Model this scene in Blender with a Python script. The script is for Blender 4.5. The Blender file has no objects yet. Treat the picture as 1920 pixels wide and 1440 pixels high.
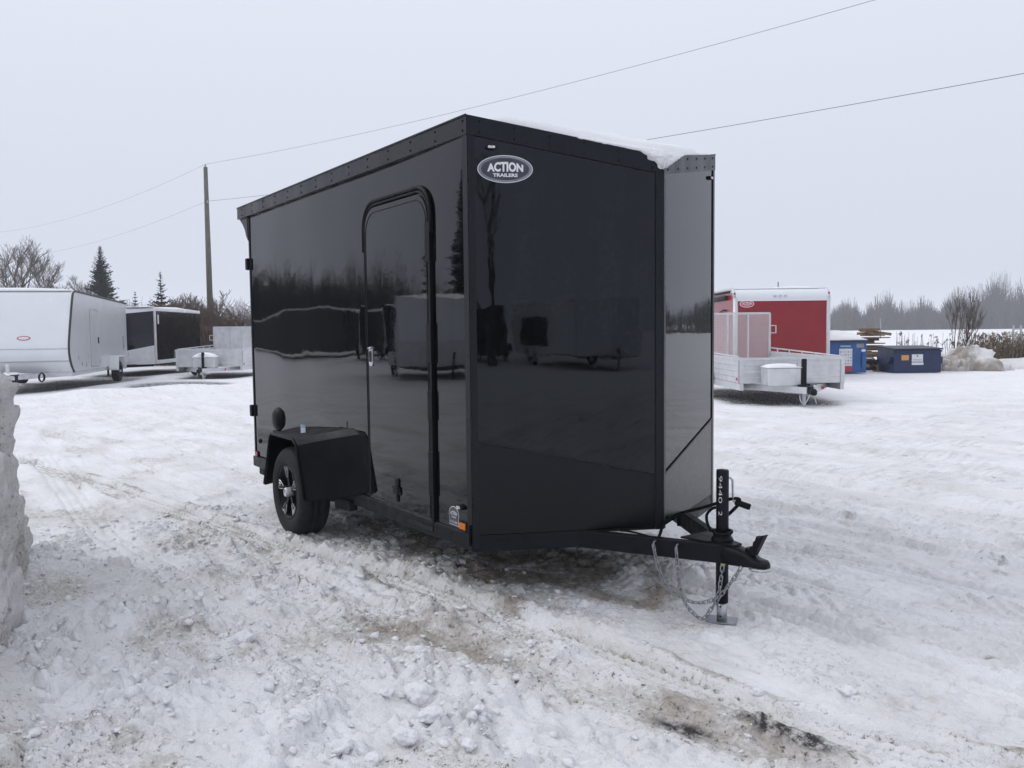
import bpy, math, random
import numpy as np
from mathutils import Vector, Matrix, noise as mnoise

# ------------------------------------------------------------------ camera, sky, sun, exposure
SC = bpy.context.scene
COL = SC.collection
R = math.radians
CAM = (3.6781, -2.3001, 1.4775)
cam_d = bpy.data.cameras.new('camera'); cam = bpy.data.objects.new('camera', cam_d); COL.objects.link(cam)
cam_d.sensor_width = 36.0; cam_d.lens = 1573.57 / 1920 * 36.0; cam_d.clip_start = 0.05; cam_d.clip_end = 6000
_y, _p, _r = R(145.161), R(-3.6774), R(-0.6168)
_f = Vector((math.cos(_y) * math.cos(_p), math.sin(_y) * math.cos(_p), math.sin(_p)))
_rt = Vector((math.sin(_y), -math.cos(_y), 0)); _up = _rt.cross(_f)
_r2 = _rt * math.cos(_r) + _up * math.sin(_r); _u2 = -_rt * math.sin(_r) + _up * math.cos(_r)
M = Matrix((_r2, _u2, -_f)).transposed().to_4x4(); M.translation = Vector(CAM)
cam.matrix_world = M
SC.camera = cam

SUN_EL, SUN_AZ = R(40), R(-140)          # veiled sun behind thick cloud; azimuth measured from +X
world = bpy.data.worlds.new('World'); SC.world = world; world.use_nodes = True
wn, wl = world.node_tree.nodes, world.node_tree.links
wn.clear()
sky = wn.new('ShaderNodeTexSky'); sky.sky_type = 'NISHITA'; sky.sun_disc = False
sky.sun_elevation = SUN_EL; sky.sun_rotation = R(90) - SUN_AZ
sky.air_density = 1.0; sky.dust_density = 6.0; sky.ozone_density = 1.0
bw = wn.new('ShaderNodeRGBToBW'); wl.new(sky.outputs[0], bw.inputs[0])
bg1 = wn.new('ShaderNodeBackground'); bg1.inputs[1].default_value = 0.05
wl.new(sky.outputs[0], bg1.inputs[0])
# the even cloud deck under the blue sky; a little brighter overhead than at the horizon
tc = wn.new('ShaderNodeTexCoord'); sx = wn.new('ShaderNodeSeparateXYZ'); wl.new(tc.outputs['Generated'], sx.inputs[0])
mr = wn.new('ShaderNodeMapRange'); mr.inputs[1].default_value = 0.0; mr.inputs[2].default_value = 1.0
mr.inputs[3].default_value = 0.0; mr.inputs[4].default_value = 1.0; wl.new(sx.outputs[2], mr.inputs[0])
mixc = wn.new('ShaderNodeMix'); mixc.data_type = 'RGBA'
mixc.inputs[6].default_value = (0.665, 0.703, 0.820, 1); mixc.inputs[7].default_value = (1.06, 1.10, 1.20, 1)
wl.new(mr.outputs[0], mixc.inputs[0])
bg2 = wn.new('ShaderNodeBackground'); bg2.inputs[1].default_value = 1.0; wl.new(mixc.outputs[2], bg2.inputs[0])
mx = wn.new('ShaderNodeMixShader'); mx.inputs[0].default_value = 0.94
wl.new(bg1.outputs[0], mx.inputs[1]); wl.new(bg2.outputs[0], mx.inputs[2])
wo = wn.new('ShaderNodeOutputWorld'); wl.new(mx.outputs[0], wo.inputs[0])

sun_d = bpy.data.lights.new('sun', 'SUN'); sun_d.energy = 0.75; sun_d.angle = R(28); sun_d.color = (1.0, 0.97, 0.93)
sun = bpy.data.objects.new('sun', sun_d); COL.objects.link(sun)
sun.rotation_euler = Vector((math.cos(SUN_EL) * math.cos(SUN_AZ), math.cos(SUN_EL) * math.sin(SUN_AZ), math.sin(SUN_EL))).to_track_quat('Z', 'Y').to_euler()
vs = SC.view_settings; vs.view_transform = 'Standard'; vs.look = 'None'; vs.exposure = 0.0; vs.gamma = 1.0
vs.use_curve_mapping = False
SC.cycles.use_denoising = True
SC.cycles.max_bounces = 8; SC.cycles.volume_bounces = 1

# ------------------------------------------------------------------ helpers
rnd = random.Random(7)

def mat(name, col, rough=0.5, metal=0.0, var=0.15, vscale=6.0, bump=0.0, bscale=60.0, rvar=0.0, ior=1.45, col2=None, stretch=(1, 1, 1), spec=0.5):
    m = bpy.data.materials.new(name); m.use_nodes = True
    n, l = m.node_tree.nodes, m.node_tree.links
    b = n['Principled BSDF']
    b.inputs['Roughness'].default_value = rough; b.inputs['Metallic'].default_value = metal; b.inputs['IOR'].default_value = ior; b.inputs['Specular IOR Level'].default_value = spec
    t = n.new('ShaderNodeTexCoord'); mp = n.new('ShaderNodeMapping'); mp.inputs['Scale'].default_value = stretch
    l.new(t.outputs['Object'], mp.inputs[0])
    nz = n.new('ShaderNodeTexNoise'); nz.inputs['Scale'].default_value = vscale; nz.inputs['Detail'].default_value = 6; nz.inputs['Roughness'].default_value = 0.62
    l.new(mp.outputs[0], nz.inputs['Vector'])
    rp = n.new('ShaderNodeValToRGB')
    c2 = col2 if col2 else tuple(min(1, c * (1 + var)) for c in col)
    c1 = col if col2 else tuple(c * (1 - var) for c in col)
    rp.color_ramp.elements[0].position = 0.32; rp.color_ramp.elements[1].position = 0.70
    rp.color_ramp.elements[0].color = (*c1, 1); rp.color_ramp.elements[1].color = (*c2, 1)
    l.new(nz.outputs[0], rp.inputs[0]); l.new(rp.outputs[0], b.inputs['Base Color'])
    if rvar:
        r = n.new('ShaderNodeMapRange'); r.inputs[1].default_value = 0.35; r.inputs[2].default_value = 0.72
        r.inputs[3].default_value = rough; r.inputs[4].default_value = min(1, rough + rvar)
        l.new(nz.outputs[0], r.inputs[0]); l.new(r.outputs[0], b.inputs['Roughness'])
    if bump:
        n2 = n.new('ShaderNodeTexNoise'); n2.inputs['Scale'].default_value = bscale; n2.inputs['Detail'].default_value = 4
        l.new(t.outputs['Object'], n2.inputs['Vector'])
        bp = n.new('ShaderNodeBump'); bp.inputs['Strength'].default_value = bump; bp.inputs['Distance'].default_value = 0.01
        l.new(n2.outputs[0], bp.inputs['Height']); l.new(bp.outputs[0], b.inputs['Normal'])
    return m

class MB:
    def __init__(s): s.v = []; s.f = []
    def add(s, vs, fs):
        o = len(s.v); s.v += [tuple(p) for p in vs]; s.f += [tuple(i + o for i in f) for f in fs]; return s
    def box(s, c, size, rz=0.0, bev=0.0, m=None):
        hx, hy, hz = [d / 2 for d in size]
        if bev <= 0:
            vs = [(x, y, z) for z in (-hz, hz) for y in (-hy, hy) for x in (-hx, hx)]
            fs = [(0, 2, 3, 1), (4, 5, 7, 6), (0, 1, 5, 4), (2, 6, 7, 3), (0, 4, 6, 2), (1, 3, 7, 5)]
        else:
            b = min(bev, hx * .9, hy * .9, hz * .9); vs = []; idx = {}
            for sx_ in (-1, 1):
                for sy_ in (-1, 1):
                    for sz_ in (-1, 1):
                        for a in range(3):
                            p = [sx_ * (hx - b), sy_ * (hy - b), sz_ * (hz - b)]
                            p[a] += (sx_, sy_, sz_)[a] * b
                            idx[(sx_, sy_, sz_, a)] = len(vs); vs.append(tuple(p))
            fs = []
            def fix(q):
                P = [Vector(vs[i]) for i in q]; nn = (P[1] - P[0]).cross(P[2] - P[0]); cc = sum(P, Vector()) / len(P)
                return q if nn.dot(cc) > 0 else q[::-1]
            for a in range(3):
                o1, o2 = (a + 1) % 3, (a + 2) % 3
                for sg in (-1, 1):
                    q = []
                    for s1, s2 in ((-1, -1), (1, -1), (1, 1), (-1, 1)):
                        k = [0, 0, 0]; k[a] = sg; k[o1] = s1; k[o2] = s2; q.append(idx[(*k, a)])
                    fs.append(fix(tuple(q)))
                for s1 in (-1, 1):
                    for s2 in (-1, 1):
                        q = []
                        for sg, ax in ((-1, o1), (1, o1), (1, o2), (-1, o2)):
                            k = [0, 0, 0]; k[a] = sg; k[o1] = s1; k[o2] = s2; q.append(idx[(*k, ax)])
                        fs.append(fix(tuple(q)))
            for sx_ in (-1, 1):
                for sy_ in (-1, 1):
                    for sz_ in (-1, 1):
                        fs.append(fix(tuple(idx[(sx_, sy_, sz_, a)] for a in range(3))))
        cz, sz = math.cos(rz), math.sin(rz)
        if m is not None: vs = [tuple(m @ Vector(p)) for p in vs]
        return s.add([(c[0] + x * cz - y * sz, c[1] + x * sz + y * cz, c[2] + z) for x, y, z in vs], fs)
    def bar(s, p, q, w, h, bev=0.0, up=(0, 0, 1)):
        p, q = Vector(p), Vector(q); d = (q - p); L = d.length; d.normalize()
        sd = Vector(up).cross(d)
        if sd.length < 1e-4: sd = Vector((0, 1, 0)).cross(d)
        sd.normalize(); u = d.cross(sd)
        mm = Matrix((d, sd, u)).transposed()
        return s.box(tuple((p + q) / 2), (L, w, h), 0, bev, mm)
    def slab(s, poly, O, U, V, t0, t1):
        O, U, V = Vector(O), Vector(U).normalized(), Vector(V).normalized(); N = U.cross(V)
        k = len(poly)
        vs = [O + U * a + V * b + N * t0 for a, b in poly] + [O + U * a + V * b + N * t1 for a, b in poly]
        fs = [tuple(range(k))[::-1], tuple(range(k, 2 * k))] + [(i, (i + 1) % k, k + (i + 1) % k, k + i) for i in range(k)]
        return s.add(vs, fs)
    def tube(s, pts, rad, n=8, cap=True):
        pts = [Vector(p) for p in pts]
        if not hasattr(rad, '__len__'): rad = [rad] * len(pts)
        rings = []; prev = None
        for i, p in enumerate(pts):
            d = (pts[min(i + 1, len(pts) - 1)] - pts[max(i - 1, 0)]).normalized()
            if prev is None:
                a = Vector((0, 0, 1)) if abs(d.z) < .9 else Vector((1, 0, 0)); sd = a.cross(d).normalized()
            else:
                sd = prev - d * prev.dot(d); sd.normalize()
            prev = sd; u = d.cross(sd)
            rings.append([p + (sd * math.cos(2 * math.pi * k / n) + u * math.sin(2 * math.pi * k / n)) * rad[i] for k in range(n)])
        vs = [v for r_ in rings for v in r_]; fs = []
        for i in range(len(pts) - 1):
            for k in range(n):
                a, b = i * n + k, i * n + (k + 1) % n; fs.append((a, b, b + n, a + n))
        if cap: fs += [tuple(range(n))[::-1], tuple(range((len(pts) - 1) * n, len(pts) * n))]
        return s.add(vs, fs)
    def lathe(s, prof, O, A, n=32, closed=False):
        O, A = Vector(O), Vector(A).normalized(); a = Vector((0, 0, 1)) if abs(A.z) < .9 else Vector((1, 0, 0))
        X = a.cross(A).normalized(); Y = A.cross(X); k = len(prof); vs = []
        for i in range(n):
            t = 2 * math.pi * i / n; d = X * math.cos(t) + Y * math.sin(t)
            vs += [O + A * h + d * r_ for r_, h in prof]
        fs = []
        for i in range(n):
            j = (i + 1) % n
            for q in range(k if closed else k - 1):
                w = (q + 1) % k
                fs.append((i * k + q, j * k + q, j * k + w, i * k + w))
        return s.add(vs, fs)
    def build(s, name, m, parent=None, smooth=False, loc=None):
        me = bpy.data.meshes.new(name); me.from_pydata([tuple(p) for p in s.v], [], s.f); me.update()
        if smooth: me.polygons.foreach_set('use_smooth', [True] * len(me.polygons))
        me.materials.append(m if not isinstance(m, str) else MT[m])
        o = bpy.data.objects.new(name, me); COL.objects.link(o)
        if parent: o.parent = parent
        if loc: o.location = loc
        return o

def tag(o, label, cat=None, group=None, kind=None):
    o['label'] = label
    if cat: o['category'] = cat
    if group: o['group'] = group
    if kind: o['kind'] = kind
    return o
def thing(name, label, cat, loc=(0, 0, 0), rz=0.0, group=None):
    o = bpy.data.objects.new(name, None); COL.objects.link(o); o.empty_display_size = .2
    o.location = loc; o.rotation_euler = (0, 0, rz)
    return tag(o, label, cat, group)
def copy_tree(o, parent=None):
    c = o.copy(); COL.objects.link(c); c.parent = parent
    for ch in list(o.children): copy_tree(ch, c)
    return c
FH = Vector((math.cos(_y), math.sin(_y))); RH = Vector((math.sin(_y), -math.cos(_y)))
def site(X, D, z=0.0):      # the lot surveyed from the photographer's standpoint: X metres to the right, D metres ahead
    return (CAM[0] + X * RH.x + D * FH.x, CAM[1] + X * RH.y + D * FH.y, z)
def heading(a, b):          # world angle of the lot direction (a right, b ahead)
    v = RH * a + FH * b; return math.atan2(v.y, v.x)

class Perlin:
    def __init__(s, seed):
        a = np.random.RandomState(seed).rand(256, 256) * 2 * np.pi; s.c, s.s = np.cos(a), np.sin(a)
    def __call__(s, x, y):
        x0 = np.floor(x).astype(int); y0 = np.floor(y).astype(int); fx, fy = x - x0, y - y0
        u = fx ** 3 * (fx * (fx * 6 - 15) + 10); v = fy ** 3 * (fy * (fy * 6 - 15) + 10)
        def g(i, j):
            a, b = (x0 + i) & 255, (y0 + j) & 255; return s.c[a, b] * (fx - i) + s.s[a, b] * (fy - j)
        return ((g(0, 0) * (1 - u) + g(1, 0) * u) * (1 - v) + (g(0, 1) * (1 - u) + g(1, 1) * u) * v) * 1.5
PN = [Perlin(i + 11) for i in range(8)]
def sm(a, b, x):
    t = np.clip((x - a) / (b - a), 0, 1); return t * t * (3 - 2 * t)

def text_mesh(body, width, height, depth, bold=0.02, arch=0.0):
    cu = bpy.data.curves.new('lettering', 'FONT'); cu.body = body; cu.offset = bold; cu.align_x = 'CENTER'; cu.resolution_u = 3
    ob = bpy.data.objects.new('lettering', cu); COL.objects.link(ob)
    me = bpy.data.meshes.new_from_object(ob.evaluated_get(bpy.context.evaluated_depsgraph_get()))
    vs = [tuple(v.co) for v in me.vertices]; fs = [tuple(p.vertices) for p in me.polygons]
    bpy.data.objects.remove(ob); bpy.data.curves.remove(cu); bpy.data.meshes.remove(me)
    x0, x1 = min(v[0] for v in vs), max(v[0] for v in vs); y0, y1 = min(v[1] for v in vs), max(v[1] for v in vs)
    out = []
    for x, y, z in vs:
        a = ((x - x0) / (x1 - x0) - .5) * width; b = ((y - y0) / (y1 - y0)) * height
        b *= 1 + arch * (1 - (2 * a / width) ** 2)
        out.append((a, b))
    return out, fs
def lettering(name, body, width, height, m, parent, O, U, V, off, bold=0.02, arch=0.0):
    vs, fs = text_mesh(body, width, height, 0, bold, arch)
    O, U, V = Vector(O), Vector(U).normalized(), Vector(V).normalized(); N = U.cross(V)
    b = MB(); b.add([O + U * a + V * c + N * off for a, c in vs], fs)
    return b.build(name, m, parent)
def ellipse(a, b, n=40): return [(a * math.cos(2 * math.pi * i / n), b * math.sin(2 * math.pi * i / n)) for i in range(n)]
def rrect(x0, x1, z0, z1, r=0.0, top=None, n=6):
    tr = r if top is None else top; p = []
    def arc(cx, cz, rr, a0):
        if rr <= 0: p.append((cx, cz)); return
        for i in range(n + 1):
            a = a0 + math.pi / 2 * i / n; p.append((cx + rr * math.cos(a), cz + rr * math.sin(a)))
    arc(x1 - tr, z1 - tr, tr, 0); arc(x0 + tr, z1 - tr, tr, math.pi / 2); arc(x0 + r, z0 + r, r, math.pi); arc(x1 - r, z0 + r, r, -math.pi / 2)
    return p

# ------------------------------------------------------------------ materials
MT = {}
def gloss_black(name):
    m = mat(name, (0.0014, 0.0019, 0.0032), rough=0.02, var=0.5, vscale=2.2, ior=1.425)
    n, l = m.node_tree.nodes, m.node_tree.links; b = n['Principled BSDF']
    b.inputs['Specular Tint'].default_value = (.86, .93, 1.0, 1)
    t = n.new('ShaderNodeTexCoord'); mp = n.new('ShaderNodeMapping'); mp.inputs['Scale'].default_value = (5, 5, 0.8); l.new(t.outputs['Object'], mp.inputs[0])
    nz = n.new('ShaderNodeTexNoise'); nz.inputs['Scale'].default_value = 2.0; nz.inputs['Detail'].default_value = 9; nz.inputs['Roughness'].default_value = .7
    l.new(mp.outputs[0], nz.inputs['Vector'])
    n3 = n.new('ShaderNodeTexNoise'); n3.inputs['Scale'].default_value = 45; n3.inputs['Detail'].default_value = 5; l.new(t.outputs['Object'], n3.inputs['Vector'])
    ad = n.new('ShaderNodeMath'); ad.operation = 'MULTIPLY'; l.new(nz.outputs[0], ad.inputs[0]); l.new(n3.outputs[0], ad.inputs[1])
    r = n.new('ShaderNodeMapRange'); r.inputs[1].default_value = .23; r.inputs[2].default_value = .52; r.inputs[3].default_value = 0.0; r.inputs[4].default_value = 1.0
    l.new(ad.outputs[0], r.inputs[0])
    mc = n.new('ShaderNodeMix'); mc.data_type = 'RGBA'; mc.inputs[6].default_value = (0.0014, 0.0019, 0.0032, 1); mc.inputs[7].default_value = (0.0125, 0.0125, 0.013, 1)
    l.new(r.outputs[0], mc.inputs[0]); l.new(mc.outputs[2], b.inputs['Base Color'])
    r2 = n.new('ShaderNodeMapRange'); r2.inputs[1].default_value = 0; r2.inputs[2].default_value = 1; r2.inputs[3].default_value = .015; r2.inputs[4].default_value = .11
    l.new(r.outputs[0], r2.inputs[0]); l.new(r2.outputs[0], b.inputs['Roughness'])
    n4 = n.new('ShaderNodeTexNoise'); n4.inputs['Scale'].default_value = 3.5; n4.inputs['Detail'].default_value = 2; l.new(t.outputs['Object'], n4.inputs['Vector'])
    bp = n.new('ShaderNodeBump'); bp.inputs['Strength'].default_value = .05; bp.inputs['Distance'].default_value = .012
    l.new(n4.outputs[0], bp.inputs['Height']); l.new(bp.outputs[0], b.inputs['Normal'])
    return m
MT['gloss'] = gloss_black('gloss black painted aluminium')
MT['trim'] = mat('satin black riveted trim', (0.0035, 0.0042, 0.006), .2, spec=.36, var=.4, vscale=4, rvar=.25, bump=.08, bscale=30, stretch=(1, 1, .3))
MT['guard'] = mat('pebbled black stone guard', (0.0012, 0.0016, 0.0026), .10, spec=.38, var=.5, vscale=30, bump=.14, bscale=210, rvar=.15)
MT['steel'] = mat('black enamelled steel', (0.005, 0.006, 0.008), .3, spec=.25, var=.5, vscale=14, rvar=.3, bump=.1, bscale=80)
MT['under'] = mat('dark underbody', (0.012, 0.012, 0.013), .75, var=.4)
MT['plastic'] = mat('black moulded plastic', (0.0035, 0.0042, 0.006), .38, spec=.18, var=.4, vscale=9, rvar=.2, bump=.12, bscale=240)
MT['rubber'] = mat('tyre rubber', (0.012, 0.013, 0.015), .62, spec=.25, var=.4, vscale=24, rvar=.2, bump=.3, bscale=70, col2=(0.034, 0.034, 0.036))
MT['silver'] = mat('machined silver edge', (0.62, 0.63, 0.65), .25, .7, var=.1)
MT['zinc'] = mat('zinc plated steel', (0.50, 0.51, 0.53), .32, .9, var=.25, vscale=30, rvar=.2)
MT['chain'] = mat('galvanised chain', (0.30, 0.31, 0.33), .3, .85, var=.4, vscale=90, rvar=.2)
MT['alu'] = mat('raw aluminium', (0.62, 0.63, 0.65), .38, .55, var=.12, vscale=5, rvar=.2)
MT['galv'] = mat('pale galvanised mesh', (0.62, 0.63, 0.64), .5, .1, var=.08)
MT['white'] = mat('white painted aluminium', (0.74, 0.755, 0.78), .16, var=.03, vscale=1.5, rvar=.15)
MT['whitegrey'] = mat('pale grey panel', (0.50, 0.515, 0.54), .2, var=.05, vscale=2)
MT['piping'] = mat('charcoal edge piping', (0.035, 0.037, 0.042), .5)
MT['red'] = mat('red painted panel', (0.245, 0.009, 0.015), .16, var=.1, vscale=2, rvar=.1)
MT['amber'] = mat('amber lens', (0.62, 0.17, 0.02), .15, var=.15, vscale=60)
MT['redlens'] = mat('red lens', (0.45, 0.02, 0.025), .15, var=.15, vscale=60)
MT['lens'] = mat('clear lamp lens', (0.55, 0.56, 0.58), .1, var=.5, vscale=120)
MT['logo_dark'] = mat('logo graphite', (0.045, 0.048, 0.065), .3, var=.35, vscale=8)
MT['logo_rim'] = mat('logo silver ring', (0.20, 0.205, 0.24), .25, var=.3, vscale=5)
MT['print_white'] = mat('white print', (0.70, 0.70, 0.74), .4, var=.04)
MT['print_red'] = mat('red print', (0.45, 0.04, 0.05), .4, var=.05)
MT['print_orange'] = mat('orange sticker', (0.62, 0.30, 0.10), .4, var=.25, vscale=30)
MT['print_grey'] = mat('grey print', (0.30, 0.31, 0.33), .5, var=.2)
MT['print_blue'] = mat('pale blue tag', (0.30, 0.50, 0.62), .4, var=.1)
MT['bin_blue'] = mat('blue bin paint', (0.028, 0.105, 0.30), .42, var=.18, vscale=4, rvar=.2, bump=.1, bscale=20)
MT['navy'] = mat('navy dumpster paint', (0.016, 0.030, 0.085), .4, var=.3, vscale=4, rvar=.25, bump=.15, bscale=18)
MT['navy_lid'] = mat('dark plastic lid', (0.028, 0.034, 0.055), .5, var=.2)
MT['plank'] = mat('weathered timber', (0.24, 0.17, 0.10), .75, var=.4, vscale=5, stretch=(.3, 4, 4), bump=.3)
MT['rubble'] = mat('dark scrap', (0.02, 0.02, 0.022), .7, var=.5, vscale=10)
MT['pole'] = mat('weathered pole timber', (0.13, 0.125, 0.105), .85, var=.3, vscale=8, stretch=(3, 3, .3), bump=.4, bscale=25)
MT['bark'] = mat('grey bark', (0.075, 0.066, 0.060), .9, var=.3, vscale=6)
MT['twig'] = mat('brown twigs', (0.105, 0.085, 0.075), .9, var=.3, vscale=2)
MT['needle'] = mat('dark spruce needles', (0.022, 0.034, 0.027), .8, var=.4, vscale=1.4)
MT['weed'] = mat('dry weed stalks', (0.17, 0.125, 0.075), .9, var=.35, vscale=3)
MT['seed'] = mat('dry seed heads', (0.055, 0.045, 0.038), .9, var=.3)
MT['hedge'] = mat('brown hedge twigs', (0.115, 0.078, 0.060), .9, var=.4, vscale=1.5)
MT['wire'] = mat('overhead cable', (0.03, 0.03, 0.033), .6)
MT['chalk'] = mat('chalk mark', (0.72, 0.73, 0.75), .9)
MT['pipe'] = mat('smoky window', (0.012, 0.013, 0.016), .06)
MT['yellow'] = mat('yellow tie', (0.45, 0.40, 0.05), .5)

for k_ in ('trim', 'guard', 'steel', 'plastic', 'rubber'):
    MT[k_].node_tree.nodes['Principled BSDF'].inputs['Specular Tint'].default_value = (.86, .93, 1.0, 1)

def snow_material(name, dirty=False):
    m = bpy.data.materials.new(name); m.use_nodes = True
    n, l = m.node_tree.nodes, m.node_tree.links; b = n['Principled BSDF']
    b.inputs['Roughness'].default_value = .55; b.inputs['IOR'].default_value = 1.31
    t = n.new('ShaderNodeTexCoord')
    def nz(scale, det=6, rough=.6, sc=(1, 1, 1)):
        mp = n.new('ShaderNodeMapping'); mp.inputs['Scale'].default_value = sc; l.new(t.outputs['Object'], mp.inputs[0])
        q = n.new('ShaderNodeTexNoise'); q.inputs['Scale'].default_value = scale; q.inputs['Detail'].default_value = det; q.inputs['Roughness'].default_value = rough
        l.new(mp.outputs[0], q.inputs['Vector']); return q.outputs[0]
    def rng(s, a, c, o0=0.0, o1=1.0):
        q = n.new('ShaderNodeMapRange'); q.inputs[1].default_value = a; q.inputs[2].default_value = c; q.inputs[3].default_value = o0; q.inputs[4].default_value = o1
        l.new(s, q.inputs[0]); return q.outputs[0]
    def mth(op, a, c):
        q = n.new('ShaderNodeMath'); q.operation = op; q.use_clamp = op != 'POWER'
        for i, s in enumerate((a, c)):
            if isinstance(s, (int, float)): q.inputs[i].default_value = s
            else: l.new(s, q.inputs[i])
        return q.outputs[0]
    def mixc(fac, a, c):
        q = n.new('ShaderNodeMix'); q.data_type = 'RGBA'; l.new(fac, q.inputs[0])
        for i, s in ((6, a), (7, c)):
            if isinstance(s, tuple): q.inputs[i].default_value = (*s, 1)
            else: l.new(s, q.inputs[i])
        return q.outputs[2]
    base = mixc(rng(nz(1.3), .35, .7), (0.915, 0.922, 0.942), (0.86, 0.866, 0.882))
    if dirty:
        at = n.new('ShaderNodeAttribute'); at.attribute_name = 'dirt'
        sep = n.new('ShaderNodeSeparateColor'); l.new(at.outputs['Color'], sep.inputs[0])
        d, bare, grey = sep.outputs[0], sep.outputs[1], sep.outputs[2]
        base = mixc(grey, base, (0.635, 0.612, 0.585))
        streak = mth('MULTIPLY', rng(nz(3.2, 9, .68, (.9, 2.4, 1)), .50, .64), rng(nz(14, 7, .7, (.5, 1.6, 1)), .40, .62))
        base = mixc(mth('MULTIPLY', streak, .42), base, (0.40, 0.392, 0.392))
        fine = nz(22, 8, .72); mid = nz(6, 6, .65)
        dsum = n.new('ShaderNodeMath'); dsum.operation = 'ADD'; l.new(mth('MULTIPLY', d, .62), dsum.inputs[0])
        gsum = n.new('ShaderNodeMath'); gsum.operation = 'ADD'; l.new(mth('MULTIPLY', nz(34, 9, .78), .75), gsum.inputs[0]); l.new(mth('MULTIPLY', mid, .55), gsum.inputs[1])
        l.new(gsum.outputs[0], dsum.inputs[1])
        dd = mth('MULTIPLY', mth('MULTIPLY', rng(dsum.outputs[0], .99, 1.30), rng(d, .04, .22)), .80)
        base = mixc(mth('MULTIPLY', mth('MULTIPLY', d, rng(mid, .25, .65)), .42), base, (0.60, 0.545, 0.475))
        base = mixc(dd, base, (0.27, 0.222, 0.172))
        dk = mth('MULTIPLY', rng(d, .10, .6), rng(nz(38, 9, .82), .545, .62))
        base = mixc(dk, base, (0.075, 0.060, 0.046))
        bb = mth('MULTIPLY', rng(bare, .12, .55), rng(nz(20, 9, .75), .40, .53))
        base = mixc(bb, base, (0.045, 0.044, 0.044))
        # scattered grit
        vo = n.new('ShaderNodeTexVoronoi'); vo.inputs['Scale'].default_value = 14; l.new(t.outputs['Object'], vo.inputs['Vector'])
        sp = mth('MULTIPLY', rng(vo.outputs['Distance'], .085, .05), rng(nz(2.3), .50, .60))
        base = mixc(mth('MULTIPLY', sp, .75), base, (0.07, 0.06, 0.05))
        mp2 = n.new('ShaderNodeMapping'); mp2.inputs['Scale'].default_value = (2.6, 6.5, 1); l.new(t.outputs['Object'], mp2.inputs[0])
        v2 = n.new('ShaderNodeTexVoronoi'); v2.inputs['Scale'].default_value = 1.0; l.new(mp2.outputs[0], v2.inputs['Vector'])
        s2 = mth('MULTIPLY', rng(v2.outputs['Distance'], .22, .06), mth('MULTIPLY', rng(nz(1.1, 3), .47, .60), rng(nz(26, 5, .7), .42, .58)))
        base = mixc(mth('MULTIPLY', s2, .8), base, (0.17, 0.15, 0.13))
        l.new(rng(dd, 0, 1, .55, .38), b.inputs['Roughness'])
    l.new(base, b.inputs['Base Color'])
    h = mth('ADD', mth('MULTIPLY', nz(48, 6, .65), .5), mth('MULTIPLY', nz(170, 4, .6), .2))
    vb = n.new('ShaderNodeTexVoronoi'); vb.feature = 'DISTANCE_TO_EDGE'; vb.inputs['Scale'].default_value = 26; l.new(t.outputs['Object'], vb.inputs['Vector'])
    h = mth('ADD', h, mth('MULTIPLY', nz(9, 7, .68, (.6, 1.5, 1)), .5)); h = mth('MULTIPLY', h, .62); h = mth('ADD', h, mth('MULTIPLY', rng(vb.outputs['Distance'], 0, .12), .025))
    bp = n.new('ShaderNodeBump'); bp.inputs['Strength'].default_value = 1.0; bp.inputs['Distance'].default_value = .035
    l.new(h, bp.inputs['Height']); l.new(bp.outputs[0], b.inputs['Normal'])
    return m
MT['snow'] = snow_material('fresh snow')
MT['lot'] = snow_material('trodden snow with slush and grit', True)

# ------------------------------------------------------------------ the snowy lot: one sheet out to the horizon
def grid_axis(lo, hi, step, far, fine_low, fine_high):
    core = np.arange(lo, hi + step * .5, step)
    def run(fine):
        out = []; x = 0.0; q = step
        while x < far: q *= (1.032 if fine and x < 32 else 1.13); x += q; out.append(x)
        return np.array(out)
    return np.concatenate([core[0] - run(fine_low)[::-1], core, core[-1] + run(fine_high)])
def seg_dist(x, y, pts):
    best = np.full(x.shape, 1e9); side = np.zeros(x.shape); along = np.zeros(x.shape); acc = 0.0
    for (ax, ay), (bx, by) in zip(pts[:-1], pts[1:]):
        dx, dy = bx - ax, by - ay; L = math.hypot(dx, dy)
        t = np.clip(((x - ax) * dx + (y - ay) * dy) / L ** 2, 0, 1)
        px, py = ax + t * dx - x, ay + t * dy - y; d = np.hypot(px, py)
        sg = ((x - ax) * dy - (y - ay) * dx) / L
        k = d < best; best = np.where(k, d, best); side = np.where(k, sg, side); along = np.where(k, acc + t * L, along); acc += L
    return best, side, along
def worley(x, y, sc, seed):
    rs = np.random.RandomState(seed); jx, jy, hv = rs.rand(256, 256), rs.rand(256, 256), rs.rand(256, 256)
    u, v = x / sc, y / sc; iu, iv = np.floor(u).astype(int), np.floor(v).astype(int)
    f1 = np.full(x.shape, 9.0); f2 = np.full(x.shape, 9.0); hid = np.zeros(x.shape)
    for a in (-1, 0, 1):
        for c in (-1, 0, 1):
            p, q = (iu + a) & 255, (iv + c) & 255
            d = np.hypot(iu + a + jx[p, q] - u, iv + c + jy[p, q] - v)
            k = d < f1; f2 = np.where(k, f1, np.minimum(f2, d)); hid = np.where(k, hv[p, q], hid); f1 = np.where(k, d, f1)
    return f1, f2, hid
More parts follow.
